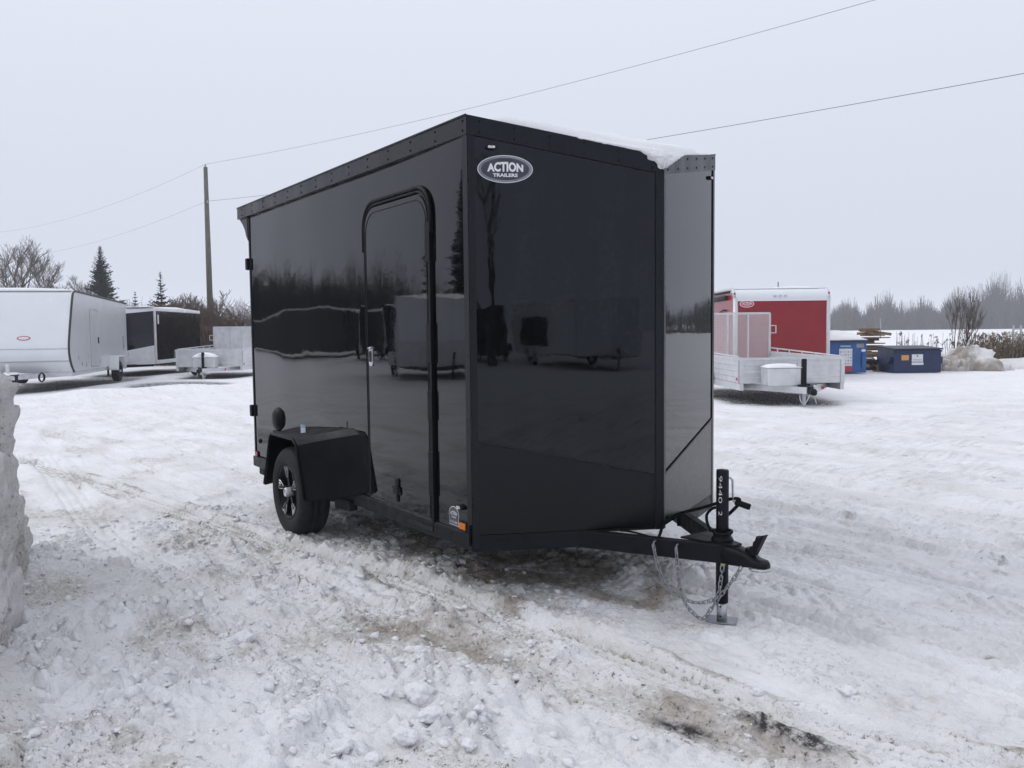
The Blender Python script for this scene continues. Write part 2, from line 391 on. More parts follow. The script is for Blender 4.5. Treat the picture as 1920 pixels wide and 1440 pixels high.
TRACKS = [  # polyline, half width, depth, dirt, ribs
    ([(-9, -1.7), (-6.78, -1.26), (-5.14, -.94), (-3.58, -.66), (-2.5, -.46), (-1.56, -.32), (-.7, -.06), (-.14, .04), (.4, .09), (.91, .16), (1.33, .21), (1.7, .27), (1.98, .35), (2.5, .6), (4, 1.3)], .10, .024, .9, 1.25),
    ([(-3, -.55), (-1.2, -.55), (-.2, -.42), (.6, -.28), (1.3, -.12), (2.0, .02), (3, .15)], .10, .014, .8, .3),
    ([(-12, 3.9), (-1.84, 3.93), (-.85, 3.92), (.05, 4.03), (.88, 3.96), (6, 3.7)], .13, .016, .35, .4),
    ([(-14, 6.6), (-4, 6.39), (-2.3, 6.51), (-1.25, 6.83), (4, 7.6)], .14, .018, .3, .3),
    ([(-16, -.2), (-12.85, 1.21), (-10.4, 1.95), (-6, 2.6), (-3.7, 2.9)], .14, .015, .25, .3),
    ([(-17, .6), (-13, -.4), (-8, -1.2), (-3, -1.3), (.5, -.9)], .13, .012, .25, .4),
    ([(-8, 5.2), (-2, 4.9), (2, 5.5), (6, 6.5)], .13, .012, .2, .3),
    ([(-.3, 2.0), (.6, 2.35), (1.6, 2.4), (2.8, 2.9), (4, 3.6)], .11, .012, .25, .8),
    ([(.1, 1.15), (1.0, 1.25), (2.0, 1.15), (3.2, 1.3), (5, 1.6)], .105, .016, .22, .9),
    ([(-.2, 2.9), (1.2, 3.0), (2.6, 3.4), (5, 4.2)], .11, .016, .22, .9),
    ([(-2.5, 3.2), (-.5, 3.3), (1.5, 3.6), (4, 4.6)], .11, .015, .25, .9),
    ([(-5, 4.6), (-2, 4.5), (1, 4.6), (5, 5.0)], .12, .016, .28, .9),
    ([(-9, 7.6), (-4, 7.7), (2, 8.6)], .13, .018, .25, .7),
    ([(-12, 9.5), (-5, 9.4), (3, 10.6)], .14, .02, .2, .6),
    ([(-12, -.9), (-8, -.55), (-4.2, -.2)], .12, .018, .3, .9),
    ([(-14, .5), (-9, .35), (-4.2, .5)], .12, .018, .3, .9),
    ([(-14, 1.2), (-9, 1.3), (-4.2, 1.3)], .12, .016, .25, .9),
    ([(-.6, 1.4), (.4, 1.75), (1.5, 1.7), (2.7, 1.9), (4, 2.3)], .11, .010, .2, .8),
]
def lot(x, y, need=True):
    r = np.hypot(x - .5, y)
    near = 1 - sm(9, 26, r)
    h = .03 * PN[0](x / 9, y / 9) * sm(8, 24, r) + .009 * PN[1](x / 2.1, y / 1.3) * (1 - sm(40, 90, r))
    # driven lanes run along the row of trailers: long soft streaks
    mid_ = 1 - sm(16, 34, r)
    h += .005 * PN[2](x / 1.6, y / .33) * near + .003 * PN[3](x / .5 + .3 * y, y / .16) * near
    rg_ = np.abs(PN[5](x / .24 + 7, y / .16)); h += (.018 * rg_ * sm(-.1, .4, PN[6](x / 1.7, y / .8)) + .006 * np.abs(PN[4](x / .13, y / .08))) * mid_
    # churned strip in front of the trailer
    rough = sm(.35, -.35, y + .20 * PN[4](x / .8, y / .8)) * sm(-4.5, -1.0, x)
    under = sm(-3.2, -2.2, x) * sm(.9, .2, x) * sm(-.15, .15, y) * sm(1.9, 1.4, y)
    rough = np.clip(rough + .45 * under + .18, 0, 1.15)
    l1 = np.abs(PN[4](x / .21, y / .17)); l2 = np.abs(PN[5](x / .085, y / .075)); l3 = PN[6](x / .036, y / .034)
    l0 = PN[7](x / .42, y / .36)
    l4 = np.abs(PN[3](x / .13 + 4, y / .12))
    lump = .040 * l0 + .034 * l1 + .030 * (l4 ** .7) * sm(-.1, .3, PN[1](x / .4, y / .4)) + .024 * l2 + .011 * l3
    wx, wy = x + .03 * PN[0](x / .12, y / .12), y + .03 * PN[1](x / .12, y / .12)
    a1, a2, ah = worley(wx, wy, .15, 5); b1, b2, bh = worley(wx, wy, .062, 6); c1, c2, chh = worley(x + .006 * l3, y, .03, 8)
    lump = .60 * lump + .040 * ah ** 2 * sm(.0, .28, a2 - a1) + .021 * bh ** 1.5 * sm(.0, .30, b2 - b1) + .010 * chh * sm(0, .34, c2 - c1)
    crust = sm(.15, .9, y) * mid_ * (.35 + .65 * sm(-.2, .25, PN[6](x / .8 + 2, y / .5)))
    h += crust * (.015 * ah ** 2 * sm(0, .18, a2 - a1) + .012 * bh * sm(0, .22, b2 - b1) + .007 * chh * sm(0, .3, c2 - c1))
    patch = .55 + .75 * sm(-.25, .35, PN[2](x / .55 + 9, y / .45))
    h += rough * lump * patch * near
    # tyre chevrons pressed into the icy lane on the far side
    lug = np.sin((x * 1.0 + np.abs(((y * 1.7 + .15 * PN[2](x / 2, y / 2)) % 1) - .5) * .9) * 2 * np.pi / .13)
    h += .016 * sm(-.2, .3, lug) * sm(-.05, .2, PN[3](x / 1.3, y / .8)) * near * sm(.9, 1.5, y)
    d_dirt = np.zeros(x.shape); bare = np.zeros(x.shape); grey = np.zeros(x.shape)
    for pts, hw, dep, dirt, rib in TRACKS:
        d, sd, al = seg_dist(x, y, pts); w = d + .03 * PN[5](x / .25, y / .25)
        inn = 1 - sm(hw * .8, hw * 1.1, w); edge = np.exp(-((w - hw * 1.45) / (hw * .42)) ** 2)
        ribs = rib * .0125 * (np.cos(sd / hw * math.pi * 3.6) + .35 * np.cos(al * 2 * math.pi / .055 + np.sign(sd) * 1.5))
        fade = 1 - .6 * sm(14, 30, r)
        h = h * (1 - .88 * inn * min(1, rib + .35)) + fade * (-dep * inn + dep * .9 * edge * (.5 + patch * .5) + ribs * inn)
        pn = sm(-.15, .45, PN[6](x / .6 + dep * 99, y / .3))
        if rib >= .9: d_dirt = np.maximum(d_dirt, dirt * inn * sm(.35, .95, .5 - .5 * np.cos(sd / hw * math.pi * 3.6)) * 1.1)
        d_dirt = np.maximum(d_dirt, dirt * np.clip(.75 * inn + edge, 0, 1) * (.35 + .65 * pn))
    # brown slush under the nose, bare tarmac beside the track
    def blob(cx, cy, a, b, rot=0.0):
        c, s = math.cos(rot), math.sin(rot); u = ((x - cx) * c + (y - cy) * s) / a; v = (-(x - cx) * s + (y - cy) * c) / b
        return np.exp(-(u * u + v * v) * (1 + .6 * PN[7](x / .3, y / .3)))
    d_dirt = np.maximum(d_dirt, 1.15 * np.clip(blob(-.9, .75, 1.35, .62) * 2.0, 0, 1) * (.45 + .55 * sm(-.3, .3, PN[1](x / .35, y / .3))))
    d_dirt = np.maximum(d_dirt, .85 * np.clip(1.2 * blob(1.60, .02, .62, .24, .25), 0, 1))
    d_dirt = np.maximum(d_dirt, .9 * blob(.45, -.30, .95, .26, .2) + .6 * blob(-.1, -.75, .5, .25, .3) + .55 * blob(.2, -1.1, .5, .2, .1))
    d_dirt = np.maximum(d_dirt, .9 * np.clip(blob(-.32, .82, .2, .16) * 1.5, 0, 1))
    d_dirt = np.maximum(d_dirt, .62 * sm(.05, .45, PN[0](x / .9 + 3, y / .5)) * near * (.5 + .5 * sm(1.2, -.2, y)))
    bare = np.maximum(bare, blob(1.83, .15, .17, .045, .2) * 1.1); bare = np.maximum(bare, blob(1.55, -.06, .13, .05, .3) * .8)
    bare = np.maximum(bare, blob(1.62, -.16, .045, .03) * 1.2); bare = np.maximum(bare, blob(1.42, .13, .14, .022, .2) * 1.1)
    bare = np.maximum(bare, np.clip(1.5 * np.exp(-(((x + 21.2) / 2.0) ** 2 + ((y - 3.6) / 1.25) ** 2) ** 2), 0, 1))
    for sx_, sd_, a_, b_ in ((-13.4, 25.0, 1.15, 4.0), (-13.9, 32.5, 1.2, 3.3), (-10.0, 29.4, 1.0, 2.2), (5.3, 18.2, 1.0, 2.3), (7.4, 26.5, 1.2, 3.2)):  # darker ground beneath the parked trailers: bare tarmac plus their shade, put in colour
        u_ = (x - CAM[0]) * RH.x + (y - CAM[1]) * RH.y - sx_; v_ = (x - CAM[0]) * FH.x + (y - CAM[1]) * FH.y - sd_
        bare = np.maximum(bare, 1.2 * np.exp(-((u_ / a_) ** 4 + (v_ / b_) ** 4) * (1 + .4 * PN[2](x / .9, y / .9))))
    # drifts lying against the parked row on the left
    h += (.16 * np.exp(-(((x + 18.3) / 1.0) ** 2)) * sm(-2, 1, y) * sm(6, 3.5, y) * (1 + .5 * PN[1](x / 2, y / 1.2)))
    h -= .05 * np.clip(bare, 0, 1) * (r > 12)
    grey = np.clip(.20 + .04 * sm(.8, -.5, y) + .45 * PN[3](x / 1.1 + 5, y / .5) + .25 * PN[4](x / .35, y / .2), 0, 1) * near * .8
    h = h - .012 * np.clip(bare, 0, 1) * near
    # level under the parked wheels and the jack foot
    for fx, fy, fr in ((-2.19, -.1, .34), (-2.19, 1.93, .34), (.888, .915, .2)):
        k = np.exp(-(((x - fx) ** 2 + (y - fy) ** 2) / (fr * .55) ** 2)); h = h * (1 - k) + (.004 if fr < .3 else .022) * k
    return h, d_dirt, bare, grey
gx = grid_axis(-3.6, 2.7, .0125, 700, True, False); gy = grid_axis(-2.2, 2.6, .0125, 700, False, True)
XX, YY = np.meshgrid(gx, gy, indexing='ij')
HH, DD, BB, GG = lot(XX, YY)
nx, ny = XX.shape
me = bpy.data.meshes.new('ground'); me.vertices.add(nx * ny)
me.vertices.foreach_set('co', np.stack([XX, YY, HH], -1).astype(np.float32).ravel())
ii, jj = np.meshgrid(np.arange(nx - 1), np.arange(ny - 1), indexing='ij'); a0 = (ii * ny + jj).ravel()
quads = np.stack([a0, a0 + ny, a0 + ny + 1, a0 + 1], -1).astype(np.int32); nf = len(quads)
me.loops.add(nf * 4); me.loops.foreach_set('vertex_index', quads.ravel())
me.polygons.add(nf); me.polygons.foreach_set('loop_start', np.arange(0, nf * 4, 4, dtype=np.int32))
me.polygons.foreach_set('use_smooth', np.ones(nf, dtype=bool))
me.update(); me.validate()
ca = me.color_attributes.new('dirt', 'FLOAT_COLOR', 'POINT')
ca.data.foreach_set('color', np.stack([np.clip(DD, 0, 1), np.clip(BB, 0, 1), GG, np.ones_like(DD)], -1).astype(np.float32).ravel())
me.materials.append(MT['lot'])
ground = bpy.data.objects.new('ground', me); COL.objects.link(ground); ground['kind'] = 'structure'
ground['label'] = 'snow covered yard with tyre tracks, brown slush and churned clods'
def gz(x, y): return float(lot(np.array([[x]], float), np.array([[y]], float))[0][0, 0])

# ------------------------------------------------------------------ the black V-nose cargo trailer
L, W, N, H, TB, ZB, ZW, DP = 3.607, 1.83, .466, 2.569, 2.472, .317, .41, .186
VX, VY = N / math.hypot(N, W / 2), (W / 2) / math.hypot(N, W / 2); VL = math.hypot(N, W / 2)
EN, EF = (VX, VY, 0), (-VX, VY, 0); UZ = (0, 0, 1)
def wheel(parent, c, side, r=.325, w=.2, detail=True, m_rim='steel'):
    """axle along y, outer face towards side (-1: -y, 1: +y)"""
    A = (0, side, 0); rr = .19
    prof = [(rr, -.035 - w * .0), (.198, 0), (.215, .008), (.26, .014), (r - .03, .008), (r - .010, -.012), (r - .002, -.032),
            (r, -.045), (r, -.070), (r - .004, -.072), (r - .004, -.080), (r, -.082), (r, -.112), (r - .004, -.114), (r - .004, -.122), (r, -.124), (r, -w + .03), (r - .02, -w), (.20, -w), (rr, -w + .02)]
    rim = MB(); rim.lathe([(.19, -w + .02), (.19, -.02), (.196, .002), (.186, .004), (.178, -.02), (.16, -.045), (.06, -.05), (.045, -.03), (0.0, -.03)], c, A, 40)
    rm = rim.build('wheel', m_rim, parent, True)
    t = MB(); t.lathe(prof, c, A, 48); t.build('tyre', 'rubber', rm, True)
    h = MB(); h.lathe([(.034, -.03), (.034, .012), (.030, .020), (.022, .022), (.020, .016), (0, .016)], c, A, 24); h.build('hub_cap', 'alu', rm, True)
    if detail:
        X = Vector((1, 0, 0)); Z = Vector((0, 0, 1)); C0 = Vector(c)
        for k in range(5):
            a = math.pi / 2 + 2 * math.pi * k / 5 + .12
            er = X * math.cos(a) + Z * math.sin(a); et = -X * math.sin(a) + Z * math.cos(a)
            out = [(.045, -.016), (.105, -.011), (.150, -.028), (.182, -.034), (.180, -.012), (.152, -.006), (.152, .006), (.180, .012), (.182, .034), (.150, .028), (.105, .011), (.045, .016)]
            def P(q, d): return C0 + er * q[0] + et * q[1] + Vector((0, side, 0)) * (d - .012 * (1 - q[0] / .19))
            sp = MB(); k_ = len(out)
            sp.add([P(q, -.03) for q in out] + [P(q, -.004) for q in out], [tuple(range(k_)), tuple(range(k_, 2 * k_))[::-1]] + [(i, (i + 1) % k_, k_ + (i + 1) % k_, k_ + i) for i in range(k_)])
            so = sp.build('spoke', 'steel', rm)
            e1 = MB(); e1.tube([P(q, -.001) for q in out[1:] ][:5], .0030, 5); e1.tube([P(q, -.001) for q in out[6:11]], .0030, 5); e1.tube([P(out[4], -.001), P(out[7], -.001)], .0028, 5)
            e1.build('spoke_edge', 'silver', rm)
    return rm

T = thing('cargo_trailer', 'black V-nose enclosed cargo trailer with side door standing on the snow', 'trailer')
def gcurve(x):
    s = .03; a, b = -1.3, -.35
    if x <= a: v = 0
    elif x < b: v = -s * (x - a) ** 2 / (2 * (b - a))
    else: v = -s * (b - a) / 2 - s * (x - b)
    return v + s * (b - a) / 2 + s * (-b)
def side_grid():
    nxg, nzg = 150, 50; b = MB(); vs = []; fs = []
    for i in range(nxg + 1):
        x = -L + L * i / nxg
        for j in range(nzg + 1):
            z = ZW + (TB + .01 - ZW) * j / nzg
            k = max(0, min(1, (-x - 1.4) / .8))
            wv = .0011 * k * math.sin(z * 9.0 + 1.3 * math.sin(x * 2.1)) + .0009 * math.sin(x * 7.3 + .6 * z) * k + .0005 * math.sin(x * 3.1 + 2 * z)
            e = min(1, (x + L) / .08)
            vs.append((x, gcurve(x) + wv * e, z))
    for i in range(nxg):
        for j in range(nzg):
            a = i * (nzg + 1) + j; fs.append((a, a + nzg + 1, a + nzg + 2, a + 1))
    b.add(vs, fs)
    b.add([(-L, .05, ZW), (0, .05, ZW), (0, .05, TB + .01), (-L, .05, TB + .01)], [(0, 3, 2, 1)])
    return b
side_grid().build('side_panel', 'gloss', T, True)
b = MB(); b.box((-L / 2, W - .02, (ZW + TB) / 2), (L, .04, TB - ZW), 0, .004); b.build('side_panel', 'gloss', T)
b = MB(); b.box((-L - .012, W / 2, (ZW + TB) / 2), (.03, W - .06, TB - ZW - .02), 0, .004); rd = b.build('rear_door', 'gloss', T)
for z in (.80, 2.07):
    b = MB(); b.box((-L - .018, -.012 + .03, z), (.055, .045, .10), 0, .006); b.build('rear_hinge', 'plastic', T)
b = MB(); b.slab([(-L + .02, .03), (-.01, .03), (N - .03, W / 2), (-.01, W - .03), (-L + .02, W - .03)], (0, 0, ZW - .02), (1, 0, 0), (0, 1, 0), 0, .03); b.build('floor', 'under', T)
# roof: flat over the box, falling towards the apex over the nose
b = MB(); b.add([(-L, 0.01, H - .012), (0, 0.01, H - .012), (0, W - .01, H - .012), (-L, W - .01, H - .012), (N - .015, W / 2, H - DP - .012), (-L, 0.01, H - .05), (0, .01, H - .05), (0, W - .01, H - .05), (-L, W - .01, H - .05), (N - .015, W / 2, H - DP - .05)],
             [(0, 1, 2, 3), (1, 4, 2), (5, 8, 7, 6), (6, 7, 9), (0, 5, 6, 1), (1, 6, 9, 4), (4, 9, 7, 2), (2, 7, 8, 3), (3, 8, 5, 0)]); b.build('roof', 'trim', T)
# nose skins, near (towards the door side) and far
GC, GA = .905, .688        # stone guard height at the corner and at the apex
for nm, O, E_, near in (('near', (0, 0, 0), EN, True), ('far', (N, W / 2, 0), EF, False)):
    za = (lambda s: s) if near else (lambda s: VL - s)       # distance from the corner
    def hz(sv, z0, z1): k = za(sv) / VL; return z0 + (z1 - z0) * k
    b = MB(); b.slab([(0, hz(0, GC, GA)), (VL, hz(VL, GC, GA)), (VL, hz(VL, TB, TB - DP)), (0, hz(0, TB, TB - DP))], O, E_, UZ, -.02, 0); b.build('nose_panel', 'gloss', T)
    b = MB(); b.slab([(0, ZW), (VL, ZW), (VL, hz(VL, GC, GA)), (0, hz(0, GC, GA))], O, E_, UZ, -.02, .004); b.build('stone_guard', 'guard', T)
    b = MB(); p0 = Vector(O) + Vector(E_) * .035; p1 = Vector(O) + Vector(E_) * (VL - .03); nn = Vector(E_).cross(Vector(UZ)) * .006
    b.bar(tuple(p0 + nn + Vector((0, 0, hz(.035, GC, GA)))), tuple(p1 + nn + Vector((0, 0, hz(VL - .03, GC, GA)))), .006, .010, .002); b.build('guard_edge', 'trim', T)
    # riveted roof edge band
    b = MB(); b.slab([(-.003, hz(0, TB, TB - DP)), (VL + .003, hz(VL, TB, TB - DP)), (VL + .003, hz(VL, H, H - DP)), (-.003, hz(0, H, H - DP))], O, E_, UZ, -.015, .010); rb = b.build('roof_band', 'trim', T)
    rv = MB()
    for k in range(6):
        sv = .06 + (VL - .12) * k / 5
        for dz in (.022, .074):
            c = Vector(O) + Vector(E_) * sv + Vector((0, 0, hz(sv, TB, TB - DP) + dz)); n_ = Vector(E_).cross(Vector(UZ))
            rv.lathe([(.0065, 0), (.006, .003), (0, .0045)], c + n_ * .010, n_, 8)
    ro = rv.build('rivets', 'plastic', rb); ro['kind'] = 'stuff'
    # frame rail under the wall, ends where the drawbar takes over
    b = MB(); q0, q1 = (0.0, .60) if near else (VL - .60, VL); b.slab([(q0, ZB), (q1, ZB + (.003)), (q1, ZW - .004), (q0, ZW - .004)], O, E_, UZ, -.05, .003); b.build('frame_rail', 'steel', T)
    # clearance lamp
    sv = .121 if near else VL - .10
    c = Vector(O) + Vector(E_) * sv + Vector((0, 0, 2.408)); n_ = Vector(E_).cross(Vector(UZ))
    b = MB(); b.slab(ellipse(.030, .012, 16), c, E_, UZ, 0, .014); lp = b.build('clearance_lamp', 'plastic', T)
    b = MB(); b.slab(rrect(-.018, .018, -.006, .006, .003, n=2), c, E_, UZ, .0142, .019); b.build('lamp_lens', 'lens', lp)
# corner posts
def post(x, y, z0, z1, r=.022, m='trim'):
    b = MB(); b.tube([(x, y, z0), (x, y, z1)], r, 14); return b.build('corner_post', m, T, True)
b = MB(); b.slab([(-.045, ZB + .02), (0.002, ZB + .02), (.002, TB), (-.045, TB)], (0, 0, 0), (1, 0, 0), UZ, -.01, .005); b.slab([(0, ZB + .02), (.035, ZB + .02), (.035, TB - .007), (0, TB)], (0, 0, 0), EN, UZ, -.01, .005); b.build('corner_post', 'trim', T)
b = MB(); b.slab([(VL - .04, ZW - .012), (VL + .006, ZW - .012), (VL + .006, TB - DP), (VL - .04, TB - DP + .008)], (0, 0, 0), EN, UZ, -.012, .008); b.slab([(-.002, ZW - .012), (.03, ZW - .012), (.03, TB - DP + .006), (-.002, TB - DP)], (N, W / 2, 0), EF, UZ, -.012, .008); b.build('nose_post', 'trim', T)
b = MB(); b.slab([(VL - .03, ZB + .02), (VL + .004, ZB + .02), (VL + .004, TB), (VL - .03, TB - .006)], (N, W / 2, 0), EF, UZ, -.01, .006); b.slab([(-.004, ZB + .02), (.045, ZB + .02), (.045, TB), (-.004, TB)], (0, W, 0), (-1, 0, 0), UZ, -.01, .006); b.build('corner_post', 'trim', T)
b = MB(); b.box((-L + .012, gcurve(-L) - .001 + .008, (ZW + TB) / 2), (.03, .03, TB - ZW), 0, .005); b.build('corner_post', 'trim', T)
# side roof bands with paired rivets, rear canopy
for y0, U, O in ((0, (1, 0, 0), (0, 0, 0)), (W, (-1, 0, 0), (0, W, 0))):
    u0, u1 = (-L - .21, .004) if y0 == 0 else (-.004, L + .21)
    b = MB(); b.slab([(u0, TB), (u1, TB), (u1, H), (u0, H)], O, U, UZ, -.02, .008); rb = b.build('roof_band', 'trim', T)
    rv = MB()
    for k in range(14):
        xx = -.035 - k * .281; uu = xx if y0 == 0 else -xx
        for dz in (.024, .072):
            c = Vector(O) + Vector(U) * uu + Vector((0, 0, TB + dz)); n_ = Vector(U).cross(Vector(UZ)); rv.lathe([(.007, 0), (.0065, .003), (0, .0045)], c + n_ * .008, n_, 8)
    ro = rv.build('rivets', 'plastic', rb); ro['kind'] = 'stuff'
    b = MB(); b.slab([(u0, H - .004), (u1, H - .004), (u1, H + .004), (u0, H + .004)], O, U, UZ, .006, .014); b.build('drip_edge', 'trim', T)
    b = MB(); b.box((-L / 2, y0 + (.012 if y0 == 0 else -.012) + (gcurve(-2) * .5 if y0 == 0 else 0), (ZB + ZW) / 2), (L - .01, .05, ZW - ZB - .006), 0, .004); b.build('frame_rail', 'steel', T)
    if y0 == 0:
        sc_ = MB()
        for k in range(22): sc_.lathe([(.005, 0), (.004, .003), (0, .003)], (-.05 - k * .16, -.001, ZB + .06), (0, -1, 0), 6)
        so = sc_.build('screws', 'plastic', T); so['kind'] = 'stuff'
prof = [(-L, H - .005), (-L - .205, H - .005), (-L - .205, H - .06), (-L - .195, TB - .01), (-L - .13, TB - .05), (-L - .075, TB - .10), (-L - .04, TB - .16), (-L, TB - .20)]
b = MB(); b.slab(prof, (0, 0.012, 0), (1, 0, 0), UZ, -W + .024, 0); b.build('rear_canopy', 'trim', T)
# drawbar
for s in (-1, 1):
    yy = lambda v: v if s < 0 else W - v
    b = MB(); b.bar((-.30, yy(.2275), .363), (.93, yy(.905 - .006), .363), .05, .092, .005); b.build('drawbar_rail', 'steel', T)
CY = W / 2
b = MB()
b.add([(x, CY + s * w_, z) for x, w_ in ((.70, .105), (.98, .030)) for s in (-1, 1) for z in (.409, .418)],
      [(0, 4, 6, 2), (1, 3, 7, 5), (0, 1, 5, 4), (2, 6, 7, 3), (0, 2, 3, 1), (4, 5, 7, 6)])
b.build('coupler_plate', 'steel', T)
b = MB()
secs = [(.86, .058, .310, .414), (.96, .048, .312, .412), (1.03, .042, .318, .402), (1.07, .040, .325, .385), (1.10, .044, .326, .374), (1.135, .040, .328, .372), (1.158, .022, .332, .362)]
ring = []
for x, w_, z0, z1 in secs:
    for k in range(12):
        a = 2 * math.pi * k / 12; ca_, sa_ = math.cos(a), math.sin(a)
        f_ = lambda v: math.copysign(abs(v) ** .55, v)
        ring.append((x, CY + w_ * f_(ca_), (z0 + z1) / 2 + (z1 - z0) / 2 * f_(sa_)))
fs = [(i * 12 + k, i * 12 + (k + 1) % 12, (i + 1) * 12 + (k + 1) % 12, (i + 1) * 12 + k) for i in range(len(secs) - 1) for k in range(12)] + [tuple(range(12))[::-1], tuple(range(72, 84))]
b.add(ring, fs); cp = b.build('coupler', 'steel', T, True)
b = MB(); b.lathe([(.020, .320), (.052, .322), (.056, .330), (.048, .336), (.03, .337)], (1.115, CY, 0), UZ, 20); b.build('coupler_lip', 'zinc', cp, True)
b = MB(); lev = [(1.035, .400), (1.062, .378), (1.090, .386), (1.150, .498), (1.130, .492), (1.118, .476), (1.102, .484), (1.094, .462), (1.083, .452), (1.080, .432), (1.066, .428), (1.060, .412), (1.040, .418)]
b.slab(lev, (0, CY - .014, 0), (1, 0, 0), UZ, -.028, .0); b.build('coupler_latch', 'steel', cp)
# jack
J = Vector((.882, CY, 0))
b = MB(); b.lathe([(.024, .105), (.031, .105), (.031, .765), (.029, .774), (0, .776)], J, UZ, 20); jk = b.build('jack', 'steel', T, True)
b = MB(); b.lathe([(.033, .410), (.050, .412), (.056, .424), (.050, .437), (.040, .440), (.046, .448), (.042, .456), (.032, .458)], J, UZ, 22); b.build('jack_collar', 'plastic', jk, True)
b = MB(); b.lathe([(.022, .006), (.0255, .006), (.0255, .112), (.02, .112)], J, UZ, 18); it = b.build('inner_tube', 'zinc', jk, True)
for z in (.038, .088):
    c = J + Vector((.4, -.92, 0)).normalized() * .0245 + Vector((0, 0, z)); b = MB(); b.lathe([(.005, 0), (.005, .0025), (0, .0026)], c, (.4, -.92, 0), 10); b.build('pin_hole', 'rubber', it)
b = MB(); b.box((J.x, J.y, .012), (.15, .11, .008), R(35), .002)
for s in (-1, 1): b.bar(tuple(J + Vector((math.cos(R(35)) * s * .066, math.sin(R(35)) * s * .066, .012)) - Vector((-math.sin(R(35)), math.cos(R(35)), 0)) * .047), tuple(J + Vector((math.cos(R(35)) * s * .066, math.sin(R(35)) * s * .066, .012)) + Vector((-math.sin(R(35)), math.cos(R(35)), 0)) * .047), .004, .016)
b.build('foot_plate', 'chain', jk)
rd_ = Vector((RH.x, RH.y, 0)); tw = Vector((-FH.x, -FH.y, 0))
b = MB(); b.tube([J + rd_ * .02 + Vector((0, 0, .732)), J + rd_ * .038 + Vector((0, 0, .734)), J + rd_ * .050 + Vector((0, 0, .722)), J + rd_ * .053 + Vector((0, 0, .62)), J + rd_ * .060 + Vector((0, 0, .612)), J + rd_ * .08 + tw * .01 + Vector((0, 0, .606))], .006, 8); b.build('crank', 'zinc', jk, True)
b = MB(); b.lathe([(0, 0), (.012, .001), (.015, .006), (.016, .07), (.014, .078), (0, .079)], J + rd_ * .062 + Vector((0, 0, .612)), rd_ + tw * .3 + Vector((0, 0, -.33)), 14); b.build('crank_grip', 'plastic', jk, True)
# chalk number reading down the post
fcd = (Vector(CAM) - J); fcd.z = 0; fcd.normalize(); base_a = math.atan2(fcd.y, fcd.x) - .30
for body, ln_, z_ in (('9440', .135, .680), ('2', .022, .560)):
    tx, tf = text_mesh(body, ln_, .018, 0, -.014); b = MB()
    b.add([(J.x + .0318 * math.cos(base_a + (c_ - .010) / .031), J.y + .0318 * math.sin(base_a + (c_ - .010) / .031), z_ - a_) for a_, c_ in tx], tf); b.build('chalk_number', 'chalk', jk)
# wiring harness
b = MB(); cp_ = [(.475, .86, .33), (.480, .88, .37), (.487, .905, .43), (.53, .93, .475), (.62, .925, .515), (.72, .925, .55), (.83, .93, .594), (.90, .955, .625), (.935, .975, .628), (.925, .985, .60), (.895, .97, .56), (.86, .95, .52), (.84, .93, .48), (.85, .925, .45)]
def smooth_path(p, k=5):
    p = [Vector(q) for q in p]; out = []
    for i in range(len(p) - 1):
        a, b_, c_, d_ = p[max(i - 1, 0)], p[i], p[i + 1], p[min(i + 2, len(p) - 1)]
        for j in range(k):
            t = j / k; out.append(.5 * ((2 * b_) + (c_ - a) * t + (2 * a - 5 * b_ + 4 * c_ - d_) * t * t + (3 * b_ - a - 3 * c_ + d_) * t ** 3))
    return out + [p[-1]]
b.tube(smooth_path(cp_), .0085, 8)
b.tube(smooth_path([(.47, .87, .33), (.46, .84, .36), (.40, .76, .39), (.36, .70, .40)]), .006, 6)
b.tube(smooth_path([(.84, .88, .46), (.815, .88, .50), (.812, .88, .54), (.835, .885, .57), (.86, .89, .585)]), .0075, 8)
b.tube([(J.x + .046 * math.cos(t * .5), J.y + .046 * math.sin(t * .5), .462 + .004 * math.sin(t)) for t in range(14)], .009, 8)
b.build('wiring_harness', 'plastic', T, True)
# safety chains, link by link
lk = MB(); pts_ = []
for k in range(16):
    a = 2 * math.pi * k / 16; pts_.append((.0085 * math.copysign(1, math.cos(a)) * (abs(math.cos(a)) > .02) + .0068 * math.cos(a), .0068 * math.sin(a), 0))
rg = []
for k in range(16):
    a = 2 * math.pi * k / 16; c_ = Vector(((.0095 if math.cos(a) > 0 else -.0095) + .0085 * math.cos(a), .0085 * math.sin(a), 0)); rad_d = Vector((math.cos(a), math.sin(a), 0))
    rg.append([c_ + rad_d * .0031 * math.cos(q) + Vector((0, 0, .0031 * math.sin(q))) for q in (0, math.pi / 3, 2 * math.pi / 3, math.pi, 4 * math.pi / 3, 5 * math.pi / 3)])
lk.add([v for r_ in rg for v in r_], [(i * 6 + q, ((i + 1) % 16) * 6 + q, ((i + 1) % 16) * 6 + (q + 1) % 6, i * 6 + (q + 1) % 6) for i in range(16) for q in range(6)])
link0 = None
CH = [[(.648, .669, .385), (.665, .679, .296), (.696, .696, .205), (.728, .713, .165), (.768, .736, .139), (.827, .768, .118), (.885, .8, .13), (.931, .825, .164), (.944, .834, .241), (.945, .845, .316)],
      [(.751, .726, .380), (.756, .729, .295), (.763, .733, .214), (.785, .745, .123), (.823, .766, .066), (.869, .791, .042), (.908, .813, .102), (.947, .834, .174), (.992, .859, .247), (1.03, .883, .322)]]
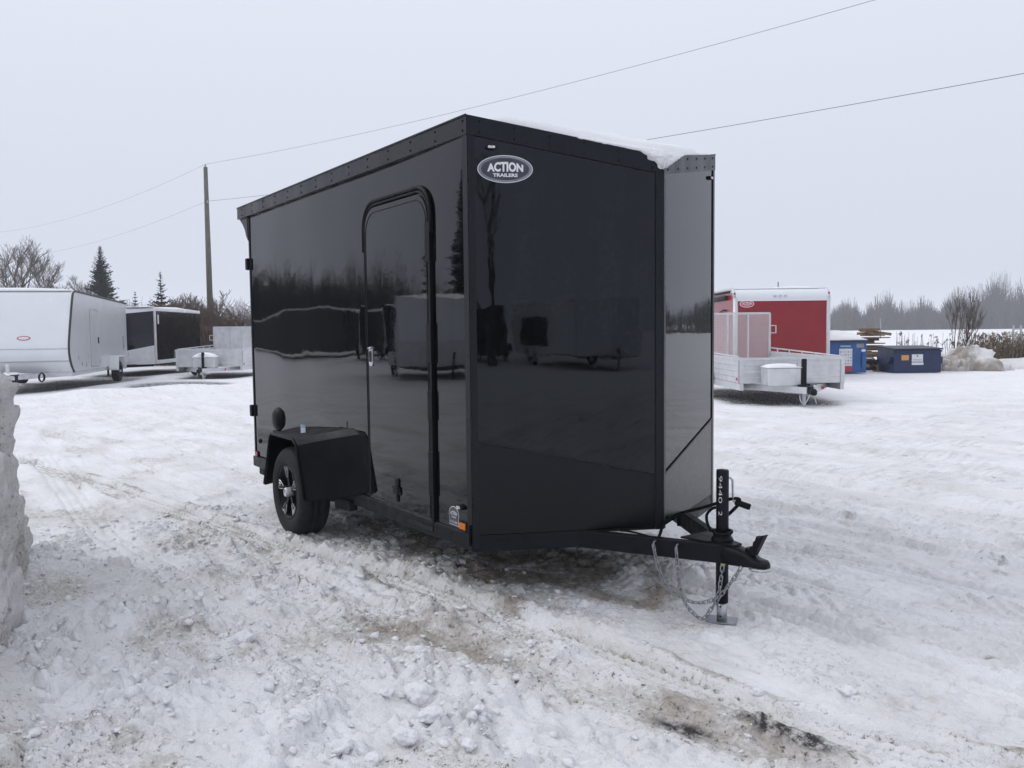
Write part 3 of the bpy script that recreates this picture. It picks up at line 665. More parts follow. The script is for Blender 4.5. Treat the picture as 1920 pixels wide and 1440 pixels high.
for ci, cpts in enumerate(CH):
    hk = MB(); p0 = Vector(cpts[0]); nrm = Vector((.482, -.876, 0))
    hk.tube([p0 - nrm * .05 + Vector((0, 0, .012)), p0 - nrm * .01 + Vector((0, 0, .014)), p0 + nrm * .004 + Vector((0, 0, .002)), p0 + Vector((0, 0, -.022)), p0 - nrm * .008 + Vector((0, 0, -.03))], .0045, 8)
    ch = hk.build('safety_chain', 'chain', T, True)
    path = smooth_path(cpts, 12); acc = 0.0; pos = []; step = .0262; nxt = .012
    for a_, b_ in zip(path[:-1], path[1:]):
        d_ = (b_ - a_).length
        while nxt <= acc + d_: t = (nxt - acc) / d_; pos.append((a_.lerp(b_, t), (b_ - a_).normalized())); nxt += step
        acc += d_
    for k, (p_, d_) in enumerate(pos):
        if link0 is None: o = lk.build('link', 'chain', ch, True); link0 = o
        else: o = link0.copy(); COL.objects.link(o); o.parent = ch
        sd_ = Vector((0, 0, 1)).cross(d_); sd_ = sd_.normalized() if sd_.length > 1e-3 else Vector((1, 0, 0)); u_ = d_.cross(sd_)
        th = (k % 2) * math.pi / 2 + .5 + .2 * math.sin(k * 1.7); s2 = sd_ * math.cos(th) + u_ * math.sin(th); u2 = d_.cross(s2)
        mm = Matrix((d_, s2, u2)).transposed().to_4x4(); mm.translation = p_; o.matrix_local = mm
b = MB(); b.tube([J + Vector((.03, -.04, .318)), J + Vector((.045, -.05, .310)), J + Vector((.062, -.055, .318))], .006, 6); b.build('chain_tie', 'yellow', jk)
# running gear
WX = -2.19
wheel(T, (WX, -.205, .325), -1); wheel(T, (WX, W + .205, .325), 1, detail=False)
b = MB(); b.bar((WX, -.12, .30), (WX, W + .12, .30), .06, .06, .006); b.build('axle', 'under', T)
for yy in (.09, W - .09):
    b = MB(); b.tube(smooth_path([(WX - .42, yy, .30), (WX - .2, yy, .265), (WX, yy, .25), (WX + .2, yy, .265), (WX + .42, yy, .30)], 4), .018, 6); b.build('leaf_spring', 'under', T)
    for xx in (WX - .43, WX + .43):
        b = MB(); b.slab([(-.05, -.10), (.05, -.10), (.06, .02), (-.06, .02)], (xx, yy, .33), (1, 0, 0), UZ, -.03, .03); b.build('spring_hanger', 'under', T)
    b = MB(); b.bar((-1.72, -.02 if yy < 1 else W + .02, .30), (-1.52, .0 if yy < 1 else W, .31), .05, .07, .004); b.build('step_bracket', 'under', T)
b = MB(); b.box((-3.45, .06, .285), (.12, .08, .06), 0, .006); b.build('stabiliser_foot', 'under', T)
def fender(parent, side, y_out, y_wall, m):
    P = [(y_out, [(-2.574, .337), (-2.43, .69), (-2.39, .735), (-1.945, .738), (-1.885, .70), (-1.75, .339)]),
         (y_out * .45 + y_wall * .55, [(-2.66, .34), (-2.50, .70), (-2.45, .752), (-1.74, .788), (-1.655, .755), (-1.53, .375)]),
         (y_wall, [(-2.80, .37), (-2.66, .68), (-2.60, .745), (-1.53, .834), (-1.435, .80), (-1.305, .437)])]
    b = MB(); rings = []
    for y_, pr in P:
        rings.append([(x, y_, z) for x, z in pr])
    inner = [[(x * .985 + WX * .015, y_, z - .012) for x, y_, z in r_] for r_ in rings]
    n = 6; vs = [v for r_ in rings + inner for v in r_]; fs = []
    for i in range(2):
        for k in range(n - 1):
            q = (i * n + k, i * n + k + 1, (i + 1) * n + k + 1, (i + 1) * n + k); fs.append(q); fs.append(tuple(3 * n + t for t in q[::-1]))
    for k in range(n - 1): fs += [(k, 3 * n + k, 3 * n + k + 1, k + 1), (2 * n + k, 2 * n + k + 1, 5 * n + k + 1, 5 * n + k)]
    for k in (0, n - 1):
        for i in range(2): fs.append((i * n + k, (i + 1) * n + k, 3 * n + (i + 1) * n + k, 3 * n + i * n + k))
    b.add(vs, fs); fo = b.build('fender', m, parent)
    lip = MB(); lip.tube([(x, y_out, z) for x, z in P[0][1]], .011, 8); lip.build('fender_lip', m, fo, True)
    return fo
fn = fender(T, -1, -.245, gcurve(-2) + .004, 'plastic'); fender(T, 1, W + .245, W - .004, 'plastic')
b = MB(); b.slab([(-.019, 0), (.019, 0), (.019, .078), (-.019, .082)], (-2.02, -.14, .745), (.8, .6, 0), UZ, 0, .0015); tg = b.build('paper_tag', 'print_white', fn); tg['label'] = 'small white paper tag standing on the fender'
b = MB(); b.slab([(-.019, .060), (.019, .058), (.019, .078), (-.019, .082)], (-2.02, -.14, .745), (.8, .6, 0), UZ, .0015, .0022); b.build('tag_header', 'print_blue', tg)
# side door
DU = (math.cos(-.0155), math.sin(-.0155), 0); DO = (-.845, gcurve(-.845), 0)
dx0, dx1 = -1.225 + .81, -.40 + .81
b = MB(); b.slab(rrect(dx0, dx1, .392, 2.245, 0, .135, 8), DO, DU, UZ, -.01, .016); dr = b.build('door', 'gloss', T)
def path3(poly, O, U, off):
    O, U = Vector(O), Vector(U); Nn = U.cross(Vector(UZ)); return [O + U * a + Vector((0, 0, z)) + Nn * off for a, z in poly]
fr = MB(); pl = rrect(dx0 - .014, dx1 + .018, .375, 2.262, 0, .15, 8); fr.tube(path3(pl + pl[:1], DO, DU, .010), .009, 8, False); fr.build('door_frame', 'plastic', T, True)
fr = MB(); arc = [p for p in rrect(dx0 - .030, dx1 + .040, .375, 2.285, 0, .165, 8) if p[1] > 2.1]; arc = [(dx1 + .040, 2.02)] + arc + [(dx0 - .030, 1.98)]
fr.tube(path3(arc, DO, DU, .012), .012, 8); fr.build('door_gutter', 'plastic', T, True)
fr = MB(); fr.tube(path3([(a * .975 + .0, z - .03) if z > 1 else (a * .975, z + .03) for a, z in rrect(dx0, dx1, .392, 2.245, 0, .135, 8)] + [(dx1 * .975, 2.11 - .03)], DO, DU, .0165), .0035, 6); fr.build('door_seam', 'rubber', dr, True)
hs = MB()
for z0, z1 in ((1.86, 2.08), (1.30, 1.52), (.98, 1.14), (.55, .80)):
    hs.slab([(dx1 - .012, z0), (dx1 + .040, z0), (dx1 + .040, z1), (dx1 - .012, z1)], DO, DU, UZ, .012, .024)
    hg = hs.build('door_hinge', 'plastic', dr); hs = MB()
b = MB(); b.slab([(dx1 + .012, .40), (dx1 + .036, .40), (dx1 + .036, 2.05), (dx1 + .012, 2.05)], DO, DU, UZ, .0, .02); b.build('hinge_strip', 'plastic', dr)
hx = -1.165 + .81
b = MB(); b.slab(rrect(hx - .026, hx + .026, 1.258, 1.382, .02), DO, DU, UZ, .016, .022); hd = b.build('door_handle', 'silver', dr)
b = MB(); b.slab(rrect(hx - .014, hx + .014, 1.285, 1.355, .01), DO, DU, UZ, .0222, .026); b.build('handle_recess', 'rubber', hd)
b = MB(); b.tube(path3([(hx - .018, 1.372), (hx + .018, 1.374)], DO, DU, .028), .006, 8); b.build('handle_pull', 'silver', hd, True)
b = MB(); b.slab([(dx0, .345), (dx1 + .02, .345), (dx1 + .02, .372), (dx0, .372)], DO, DU, UZ, .0, .02); b.build('door_sill', 'trim', T)
hx = -.825 + .81
b = MB(); b.slab(rrect(hx - .028, hx + .028, .492, .535, .012), DO, DU, UZ, .016, .034); b.slab(rrect(hx - .017, hx + .017, .536, .585, .008), DO, DU, UZ, .016, .028); b.slab(rrect(hx - .010, hx + .010, .445, .491, .004), DO, DU, UZ, .016, .026)
b.slab(rrect(hx - .048, hx - .029, .488, .508, .004), DO, DU, UZ, .016, .022); b.slab(rrect(hx + .029, hx + .046, .488, .508, .004), DO, DU, UZ, .016, .022); b.build('door_hold_back', 'rubber', dr)
# fittings on the side wall
def on_side(x): return (x, gcurve(x), 0)
b = MB(); b.lathe([(.098, 0), (.094, .012), (.075, .032), (.045, .044), (0, .048)], (-2.99, gcurve(-3), .775), (0, -1, 0), 28); vt = b.build('side_vent', 'plastic', T, True)
b = MB(); b.box((-2.99, gcurve(-3) - .012, .668), (.19, .022, .022), 0, .004); b.build('vent_scoop', 'plastic', vt)
b = MB(); b.lathe([(.020, 0), (.020, .008), (.012, .014), (0, .014)], (-3.47, gcurve(-3.4), .545), (0, -1, 0), 16); b.build('side_plug', 'plastic', T, True)
for x, z, w_, h_, m_ in ((-3.555, .425, .05, .036, 'redlens'), (-.092, .440, .060, .034, 'amber')):
    b = MB(); b.slab(rrect(x - w_ / 2 - .006, x + w_ / 2 + .006, z - h_ / 2 - .006, z + h_ / 2 + .006, .003), (0, gcurve(x), 0), (1, 0, 0), UZ, 0, .007); lm = b.build('side_marker', 'plastic', T)
    b = MB(); b.slab(rrect(x - w_ / 2, x + w_ / 2, z - h_ / 2, z + h_ / 2, .003), (0, gcurve(x), 0), (1, 0, 0), UZ, .0072, .014); b.build('marker_lens', m_, lm)
b = MB(); b.slab(ellipse(.036, .015, 16), (-.118, gcurve(-.118), .536), (1, 0, 0), UZ, 0, .016); lm = b.build('side_lamp', 'plastic', T)
b = MB(); b.slab(rrect(-.020, .012, -.008, .008, .003), (-.118, gcurve(-.118), .536), (1, 0, 0), UZ, .0162, .021); b.build('marker_lens', 'lens', lm)
b = MB(); b.tube([(-.012, -.012, .35), (-.012, -.012, .46)], .007, 8); b.build('corner_latch', 'plastic', T)
# badges
def badge(O, U, a, bb, parent, lname, col_ring='logo_rim', col_in='logo_dark', off=.004):
    d = .0006
    b = MB(); b.slab(ellipse(a, bb), O, U, UZ, off, off + 2 * d); bd = b.build(lname, 'print_white', parent)
    b = MB(); b.slab(ellipse(a * .975, bb * .955), O, U, UZ, off + 2.2 * d, off + 3.2 * d); b.build('badge_ring', col_ring, bd)
    b = MB(); b.slab(ellipse(a * .87, bb * .80), O, U, UZ, off + 3.4 * d, off + 4.4 * d); b.build('badge_field', col_in, bd)
    return bd, off + 4.8 * d
O_ = Vector(EN) * .192 + Vector((0, 0, 2.300))
bd, of = badge(O_, EN, .1430, .0700, T, 'badge', off=.0005); bd['label'] = 'oval silver and graphite badge reading ACTION TRAILERS'
lettering('letters', 'ACTION', .186, .036, 'print_white', bd, O_ + Vector((0, 0, -.014)), EN, UZ, of, .045, .42)
lettering('letters', 'TRAILERS', .128, .018, 'print_white', bd, O_ + Vector((0, 0, -.040)), EN, UZ, of, .035)
O_ = Vector((-.198, gcurve(-.2), .470)); U_ = (math.cos(-.03), math.sin(-.03), 0)
sk = [(.055 * math.cos(a), .012 + .046 * math.sin(a)) for a in [R(-22 + 224 * i / 20) for i in range(21)]] + [(-.050, -.016), (-.050, -.046), (.050, -.046), (.050, -.016)]
b = MB(); b.slab(sk, O_, U_, UZ, .0005, .0013); sb = b.build('dealer_sticker', 'print_white', T); sb['label'] = 'round topped dealer sticker beside the amber marker'
b = MB(); b.slab([(p[0] * .93, p[1] * .92) for p in sk], O_, U_, UZ, .0015, .0022); b.build('sticker_field', 'logo_dark', sb)
lettering('letters', 'ACTION', .072, .017, 'print_white', sb, O_ + Vector((0, 0, .010)), U_, UZ, .0026, .03, .3)
lettering('letters', 'TRAILERS', .050, .009, 'print_white', sb, O_ + Vector((0, 0, -.006)), U_, UZ, .0026, .02)
lettering('letters', '519 533 8888', .076, .012, 'print_white', sb, O_ + Vector((0, 0, -.034)), U_, UZ, .0026, .01)

def ico(sub):
    t = (1 + 5 ** .5) / 2
    vs = [Vector(p).normalized() for p in ((-1, t, 0), (1, t, 0), (-1, -t, 0), (1, -t, 0), (0, -1, t), (0, 1, t), (0, -1, -t), (0, 1, -t), (t, 0, -1), (t, 0, 1), (-t, 0, -1), (-t, 0, 1))]
    fs = [(0, 11, 5), (0, 5, 1), (0, 1, 7), (0, 7, 10), (0, 10, 11), (1, 5, 9), (5, 11, 4), (11, 10, 2), (10, 7, 6), (7, 1, 8), (3, 9, 4), (3, 4, 2), (3, 2, 6), (3, 6, 8), (3, 8, 9), (4, 9, 5), (2, 4, 11), (6, 2, 10), (8, 6, 7), (9, 8, 1)]
    for _ in range(sub):
        c = {}; nf_ = []
        def mid(a, b):
            k = (min(a, b), max(a, b))
            if k not in c: c[k] = len(vs); vs.append(((vs[a] + vs[b]) / 2).normalized())
            return c[k]
        for a, b_, d in fs:
            x, y, z = mid(a, b_), mid(b_, d), mid(d, a); nf_ += [(a, x, z), (b_, y, x), (d, z, y), (x, y, z)]
        fs = nf_
    return vs, fs
I0, I2, I3 = ico(0), ico(2), ico(3)
# snow left on its roof, slumping over the apex
def roof_snow():
    b = MB(); n1, n2 = 70, 36; vs = []; fs = []
    def zr(x, y):
        if x <= 0: return H - .012
        return H - .012 - DP * x / N
    def th(x, y, edge):
        v = .030 + .020 * mnoise.noise((x * 1.5, y * 2, 3)) + .012 * mnoise.noise((x * 7, y * 7, 1))
        return max(.004, v * min(1, edge / .07))
    for i in range(n1 + 1):
        u = i / n1; x = -L + .2 + (L - .2 + N) * u
        if x <= 0: y0, y1 = .14 + .05 * mnoise.noise((x * 3, 0, 0)), W - .10
        else: y0, y1 = W / 2 * x / N + .14 * (1 - x / N) + .0, W - W / 2 * x / N - .02 * (1 - x / N)
        y0 = min(y0, W / 2); y1 = max(y1, W / 2)
        for j in range(n2 + 1):
            t = j / n2; y = y0 + (y1 - y0) * t; ed = min(t, 1 - t) * (y1 - y0) + .012
            lift = .022 * max(0, min(1, (x + .1) / .5))
            vs.append((x, y, zr(x, y) + th(x, y, ed) + lift * min(1, ed / .1)))
    m_ = (n2 + 1)
    top = len(vs)
    fs += [(i * m_ + j, (i + 1) * m_ + j, (i + 1) * m_ + j + 1, i * m_ + j + 1) for i in range(n1) for j in range(n2)]
    vs2 = [(x, y, zr(x, y) + .001) for x, y, z in vs]
    fs += [tuple(top + q for q in f_[::-1]) for f_ in list(fs)]
    for i in range(n1):
        for j in (0, n2):
            a = i * m_ + j; q = (a, top + a, top + a + m_, a + m_); fs.append(q if j == 0 else q[::-1])
    b.add(vs + vs2, fs)
    # ragged lobes hanging over the two edge bands at the apex
    for O, E_, sg in (((N, W / 2, 0), Vector((-VX, -VY, 0)), 1), ((N, W / 2, 0), Vector((-VX, VY, 0)), -1)):
        n_ = Vector((VY, -VX, 0)) if sg > 0 else Vector((VY, VX, 0)); k = 26; ln = .10 if sg > 0 else .42
        lng = .46 if sg > 0 else .36; rows = []
        for i in range(k + 1):
            s = lng * i / k; p = Vector(O) + E_ * s; zt = H - DP * (1 - s / VL)
            if sg > 0: hang = .074 * max(0, 1 - s / .125) ** 1.2 + .004 + .010 * max(0, mnoise.noise((s * 40, 2, 0))) * (s > .1)
            else: hang = .066 * max(0, 1 - s / .34) + .008 * mnoise.noise((s * 45, 7, 0))
            hang = max(hang, .001); fat = .020 + .5 * hang * .35
            rows.append([p - n_ * .10 + Vector((0, 0, zt + .036 * (1 - .7 * i / k))), p - n_ * .02 + Vector((0, 0, zt + .034 * (1 - .8 * i / k) + .004)), p + n_ * (fat * .75) + Vector((0, 0, zt + .018 * (1 - i / k))), p + n_ * (fat) + Vector((0, 0, zt - hang * .4)), p + n_ * (.0125 + fat * .25) + Vector((0, 0, zt - hang)), p + n_ * .0105 + Vector((0, 0, zt - hang * .9)), p - n_ * .10 + Vector((0, 0, zt - .012))])
        w_ = 7; f2 = []
        for i in range(k):
            for j in range(w_):
                q = (i * w_ + j, i * w_ + (j + 1) % w_, (i + 1) * w_ + (j + 1) % w_, (i + 1) * w_ + j); f2.append(q if sg > 0 else q[::-1])
        f2 += [tuple(range(w_)), tuple(range(k * w_, k * w_ + w_))[::-1]]
        b.add([v for r_ in rows for v in r_], f2)
    for (ox, oy, oz, rx, ry, rz_) in ((-.04, 0, -.004, .07, .09, .038), (-.006, -.006, -.040, .026, .030, .036)):
        b.add([(N + ox + v.x * rx * (1 + .2 * mnoise.noise(v * 2)), W / 2 + oy + v.y * ry * (1 + .2 * mnoise.noise(v * 2.3)), H - DP + oz + v.z * rz_) for v in I3[0]], I3[1])
    return b.build('roof_snow', 'snow', None, True)
tag(roof_snow(), 'snow lying on the black trailer roof and slumping over its nose', 'snow', kind='stuff')

# ------------------------------------------------------------------ snow bank, lumps and clods
def mound(name, m, outline, layers, amp, freq, seed, label, cat, dirt=None, n=72, top_in=.35, kind=None, zfun=None):
    """stacked rings: outline(angle)->(x, y) footprint, layers -> (scale, z)"""
    b = MB(); vs = []; K = len(layers)
    cx = sum(outline(2 * math.pi * k / n)[0] for k in range(n)) / n; cy = sum(outline(2 * math.pi * k / n)[1] for k in range(n)) / n
    for li, (s, z) in enumerate(layers):
        for k in range(n):
            x, y = outline(2 * math.pi * k / n); p = Vector((cx + (x - cx) * s, cy + (y - cy) * s, z))
            d = 0.0; f_ = freq; a_ = amp
            for o in range(5): d += a_ * mnoise.noise((p.x * f_ + seed, p.y * f_, p.z * f_)); f_ *= 2.1; a_ *= .55
            vd = mnoise.voronoi(p * (freq * 2.2))[0]; d += amp * .55 * min(.6, vd[1] - vd[0]); vd = mnoise.voronoi(p * (freq * 5.5))[0]; d += amp * .22 * min(.6, vd[1] - vd[0])
            dirn = Vector((p.x - cx, p.y - cy, 0)).normalized() * .8 + Vector((0, 0, .5 if z > .05 else 0))
            p = p + dirn * d
            if zfun and p.z > 0: p.z *= zfun(p.x, p.y)
            vs.append(p)
    fs = [(i * n + k, i * n + (k + 1) % n, (i + 1) * n + (k + 1) % n, (i + 1) * n + k) for i in range(K - 1) for k in range(n)]
    vs.append(Vector((cx, cy, layers[-1][1] + amp * .3))); c_ = len(vs) - 1
    fs += [((K - 1) * n + k, (K - 1) * n + (k + 1) % n, c_) for k in range(n)]
    b.add(vs, fs); o = b.build(name, m, None, True)
    me_ = o.data; ca_ = me_.color_attributes.new('dirt', 'FLOAT_COLOR', 'POINT'); buf = []
    for v in me_.vertices:
        q = dirt(v.co) if dirt else 0.0; buf += [q, 0.0, .45, 1.0]
    ca_.data.foreach_set('color', buf)
    return tag(o, label, cat, kind=kind)
def bank_out(a):
    c, s = math.cos(a), math.sin(a); e = .45
    x = -1.45 + 1.75 * math.copysign(abs(c) ** e, c)
    return (x, -3.425 + 1.36 * math.copysign(abs(s) ** e, s) - .15 * (x + .93))
bl0 = [(1.0, -.05), (1.0, .02), (.997, .10), (.992, .2), (.988, .3), (.985, .4), (.985, .5), (.98, .6), (.982, .7), (.985, .78), (.982, .86), (.965, .94), (.95, 1.02), (.955, 1.10), (.945, 1.18), (.915, 1.25), (.86, 1.30), (.75, 1.34), (.6, 1.36), (.4, 1.37), (.2, 1.37)]
bl = []
for (s0, z0_), (s1, z1_) in zip(bl0[:-1], bl0[1:]):
    for q in range(3): bl.append((s0 + (s1 - s0) * q / 3, z0_ + (z1_ - z0_) * q / 3))
bl.append(bl0[-1])
mound('snow_bank', 'lot', bank_out, bl, .12, 3.2, 4.2, 'tall steep ploughed snow bank with dirty grey face', 'snow bank', dirt=lambda p: max(0, .42 + .8 * mnoise.noise((p.x * 1.6, p.y * 1.6, p.z * 2.2 + 5))), n=340, zfun=lambda x, y: 1 - .80 * float(sm(-.75, .25, np.array(x))))
# apron of the bank sliding out towards the lane
def apron_out(a): return (-.30 + .95 * math.cos(a), -2.74 + .86 * math.sin(a))
mound('snow_apron', 'lot', apron_out, [(1, -.05), (.97, .0), (.88, .03), (.78, .07), (.66, .12), (.52, .18), (.38, .25), (.24, .31), (.10, .34)], .05, 4.0, 9.1, 'low apron of packed snow at the foot of the snow bank', 'snow bank', dirt=lambda p: max(0, .35 + .6 * mnoise.noise((p.x * 2, p.y * 2, 1))), n=90)
LUMPS = [(0.79, -0.754, 0.121), (1.011, -0.816, 0.095), (0.96, -0.914, 0.065), (1.078, -0.969, 0.091), (0.699, -0.854, 0.053), (0.407, -0.586, 0.052), (0.633, -0.092, 0.049), (1.173, -0.247, 0.03), (0.818, -1.26, 0.087), (-0.236, -1.136, 0.106), (-0.341, -1.198, 0.051), (0.516, 0.018, 0.031), (1.554, 0.354, 0.043), (1.766, 0.643, 0.064), (0.407, -1.04, 0.053), (1.007, -1.181, 0.074), (1.269, -0.821, 0.056), (1.127, -0.686, 0.043), (1.105, -1.107, 0.055), (-0.796, -0.896, 0.087), (-0.861, -0.755, 0.078), (-1.151, -1.143, 0.06)]
for i, (x, y, w_) in enumerate(LUMPS):
    b = MB(); r_ = w_ / 2; ax = (rnd.uniform(.9, 1.25), rnd.uniform(.75, 1.0), rnd.uniform(.55, .75)); rot = rnd.uniform(0, 3.1); vs = []
    for v in I3[0]:
        d = 1 + .34 * mnoise.noise((v.x * 1.5 + i * 7, v.y * 1.5, v.z * 1.5)) + .14 * mnoise.noise((v.x * 4 + i, v.y * 4, v.z * 4))
        q = Vector((v.x * ax[0], v.y * ax[1], v.z * ax[2])) * d * r_
        vs.append((q.x * math.cos(rot) - q.y * math.sin(rot), q.x * math.sin(rot) + q.y * math.cos(rot), q.z))
    b.add(vs, I3[1]); o = b.build('snow_lump', 'snow', None, True, (x, y, gz(x, y) + r_ * .25))
    tag(o, 'loose lump of clean white snow lying on the churned lane', 'snow lump', 'loose snow lumps on the churned lane')
cl = np.random.RandomState(3); NC = 15000
cx_ = cl.uniform(-3.6, 2.7, NC); cy_ = cl.uniform(-2.1, .55, NC)
dens = .25 + .75 * sm(.0, .5, PN[2](cx_ / .55 + 9, cy_ / .45)) * sm(.6, -.4, cy_); dens *= 1 - .85 * sm(.3, 1.0, cx_) * sm(-.55, -.2, cy_); keep = cl.rand(NC) < dens; cx_, cy_ = cx_[keep], cy_[keep]
ch_, _, _, _ = lot(cx_[None, :], cy_[None, :]); cr_ = .003 + .010 * cl.rand(len(cx_)) ** 3.0 + .024 * cl.rand(len(cx_)) ** 12
v0 = np.array([tuple(v) for v in I0[0]]); f0 = np.array(I0[1])
V = v0[None] * cr_[:, None, None] * (1 + .9 * (cl.rand(len(cx_), 12, 1) - .5)) * (np.array([1.25, 1, .55]) + .6 * (cl.rand(len(cx_), 1, 3) - .5)); V = V + np.stack([cx_, cy_, ch_[0] + cr_ * .05], -1)[:, None, :]
F = (f0[None] + (np.arange(len(cx_)) * 12)[:, None, None]).reshape(-1, 3)
b = MB(); b.v = [tuple(p) for p in V.reshape(-1, 3)]; b.f = [tuple(int(i) for i in f_) for f_ in F]
tag(b.build('snow_clods', 'snow', None, True), 'scattered crumbs and clods of snow on the churned lane', 'snow', kind='stuff')

# ------------------------------------------------------------------ other trailers
def vnose(name, label, loc, rz, Wd, Ln, Nn, z0, z1, drop, m_side, m_nose, m_low, m_trim, group=None, split=(.75, .75), wheels=True, post_m='alu'):
    """origin at ground under the middle of the nose corner line; +x points to the nose"""
    t = thing(name, label, 'trailer', loc, rz, group); hw = Wd / 2; vl = math.hypot(Nn, hw); ex, ey = Nn / vl, hw / vl
    for s in (-1, 1):
        b = MB(); b.box((-Ln / 2, s * (hw - .02), (z0 + .14 + z1) / 2), (Ln, .04, z1 - z0 - .14), 0, .006); b.build('side_panel', m_side, t)
        b = MB(); b.box((-Ln / 2, s * (hw - .018), z0 + .07), (Ln, .05, .136), 0, .006); b.build('skirt', m_low, t)
        b = MB(); b.box((-Ln / 2 - .02, s * (hw - .01), z1 + .06), (Ln + .04, .06, .12), 0, .02); b.build('roof_band', m_trim, t)
        O = (0, -hw, 0) if s < 0 else (Nn, 0, 0); U = (ex, ey, 0) if s < 0 else (-ex, ey, 0)
        zz = (lambda a, c: (a, c)) if s < 0 else (lambda a, c: (c, a))
        l0, l1 = zz(z0 + split[0], z0 + split[1]); t0, t1 = zz(z1, z1 - drop)
        b = MB(); b.slab([(0, l0), (vl, l1), (vl, t1), (0, t0)], O, U, UZ, -.03, 0); b.build('nose_panel', m_nose, t)
        b = MB(); b.slab([(0, z0), (vl, z0), (vl, l1), (0, l0)], O, U, UZ, -.03, .002); b.build('stone_guard', m_low, t)
        b = MB(); b.slab([(-.01, t0), (vl + .01, t1), (vl + .01, t1 + .12), (-.01, t0 + .12)], O, U, UZ, -.03, .02); b.build('roof_band', m_trim, t)
        b = MB(); b.box((-.01, s * (hw - .01), (z0 + z1) / 2), (.09, .07, z1 - z0), 0, .015); b.build('corner_post', post_m, t)
        b = MB(); b.bar((-.4, s * hw * .8, z0 - .04), (Nn + .75, s * .04, z0 - .04), .06, .10); b.build('drawbar_rail', 'steel', t)
        if wheels:
            wheel(t, (-Ln * .6, s * (hw + .18), .33), s, detail=False)
            b = MB(); b.slab([(-.47, -.30), (-.33, .10), (.33, .10), (.47, -.30), (.43, -.30), (.31, .07), (-.31, .07), (-.43, -.30)], (-Ln * .6, s * (hw + .2), .68), (1, 0, 0), UZ, -.10 * 1, .10); b.slab([(-.33, .08), (.33, .08), (.33, .10), (-.33, .10)], (-Ln * .6, s * (hw + .10), .682), (1, 0, 0), UZ, -.11, .11); b.build('fender', m_low, t)
    b = MB(); b.add([(-Ln, -hw, z1 + .10), (0, -hw, z1 + .10), (0, hw, z1 + .10), (-Ln, hw, z1 + .10), (Nn, 0, z1 + .10 - drop), (-Ln, 0, z1 + .16), (0, 0, z1 + .16)], [(0, 1, 6, 5), (5, 6, 2, 3), (1, 4, 6), (6, 4, 2), (0, 5, 3)]); b.build('roof', 'white', t)
    b = MB(); b.box((-Ln + .0, 0, (z0 + z1) / 2), (.05, Wd - .08, z1 - z0 - .02), 0, .006); b.build('rear_door', m_side, t)
    b = MB(); b.box((-Ln / 2, 0, z0 + .0), (Ln - .1, Wd - .1, .08)); b.build('floor', 'under', t)
    b = MB(); b.lathe([(.03, .05), (.036, .05), (.036, .85), (0, .86)], (Nn + .55, 0, 0), UZ, 10); b.build('jack', 'steel', t)
    b = MB(); b.bar((Nn + .5, 0, z0 - .04), (Nn + .95, 0, z0 - .04), .08, .08, .02); b.build('coupler', 'steel', t)
    return t
def snow_pad(name, poly_fn, n1, n2, label, cat='snow'):
    """poly_fn(u, v) -> (x, y, z_roof, thickness)"""
    b = MB(); top = []; bot = []
    for i in range(n1 + 1):
        for j in range(n2 + 1):
            x, y, z, t_ = poly_fn(i / n1, j / n2); e = min(i, n1 - i, 1) * min(j, n2 - j, 1)
            top.append((x, y, z + (t_ if e else t_ * .35))); bot.append((x, y, z + .002))
    m_ = n2 + 1; k = len(top); fs = [(i * m_ + j, (i + 1) * m_ + j, (i + 1) * m_ + j + 1, i * m_ + j + 1) for i in range(n1) for j in range(n2)]
    fs += [tuple(q + k for q in f_[::-1]) for f_ in list(fs)]
    ed = [(i * m_, (i + 1) * m_) for i in range(n1)] + [(n1 * m_ + j, n1 * m_ + j + 1) for j in range(n2)] + [((i + 1) * m_ + n2, i * m_ + n2) for i in range(n1)] + [(j + 1, j) for j in range(n2)]
    fs += [(a, a + k, b_ + k, b_) for a, b_ in ed]
    b.add(top + bot, fs); o = b.build(name, 'snow', None, True); return tag(o, label, cat, kind='stuff')
def loc_to_world(p, loc, rz):
    c, s = math.cos(rz), math.sin(rz); return (loc[0] + p[0] * c - p[1] * s, loc[1] + p[0] * s + p[1] * c, loc[2] + p[2])

# black and silver trailer parked beyond the white one
c0 = site(-12.70, 30.0); hd_ = heading(.07, -1.0)
v_ = Vector((math.cos(hd_), math.sin(hd_))); pr_ = Vector((-v_.y, v_.x))    # left of travel
loc_b = (c0[0] - pr_.x * 1.25 * 1, c0[1] - pr_.y * 1.25, 0)
tb_ = vnose('enclosed_trailer', 'black and silver low enclosed trailer with white snowy roof beyond the white trailer', loc_b, hd_, 2.5, 5.3, .55, .40, 2.30, .14, 'gloss', 'gloss', 'alu', 'white', None, (.68, .42))
snow_pad('roof_snow', lambda u, v: (*loc_to_world((-5.25 + u * 5.5, -1.2 + 2.4 * v, 0), loc_b, hd_)[:2], 2.42, .05 + .04 * math.sin(u * 9 + v * 5)), 20, 10, 'snow covering the roof of the black and silver trailer')
b = MB(); b.slab(rrect(-.05, .05, -.17, .17, .045), (-.30, 1.25, 2.0), (-1, 0, 0), UZ, .001, .02); b.build('side_lamp', 'white', tb_)

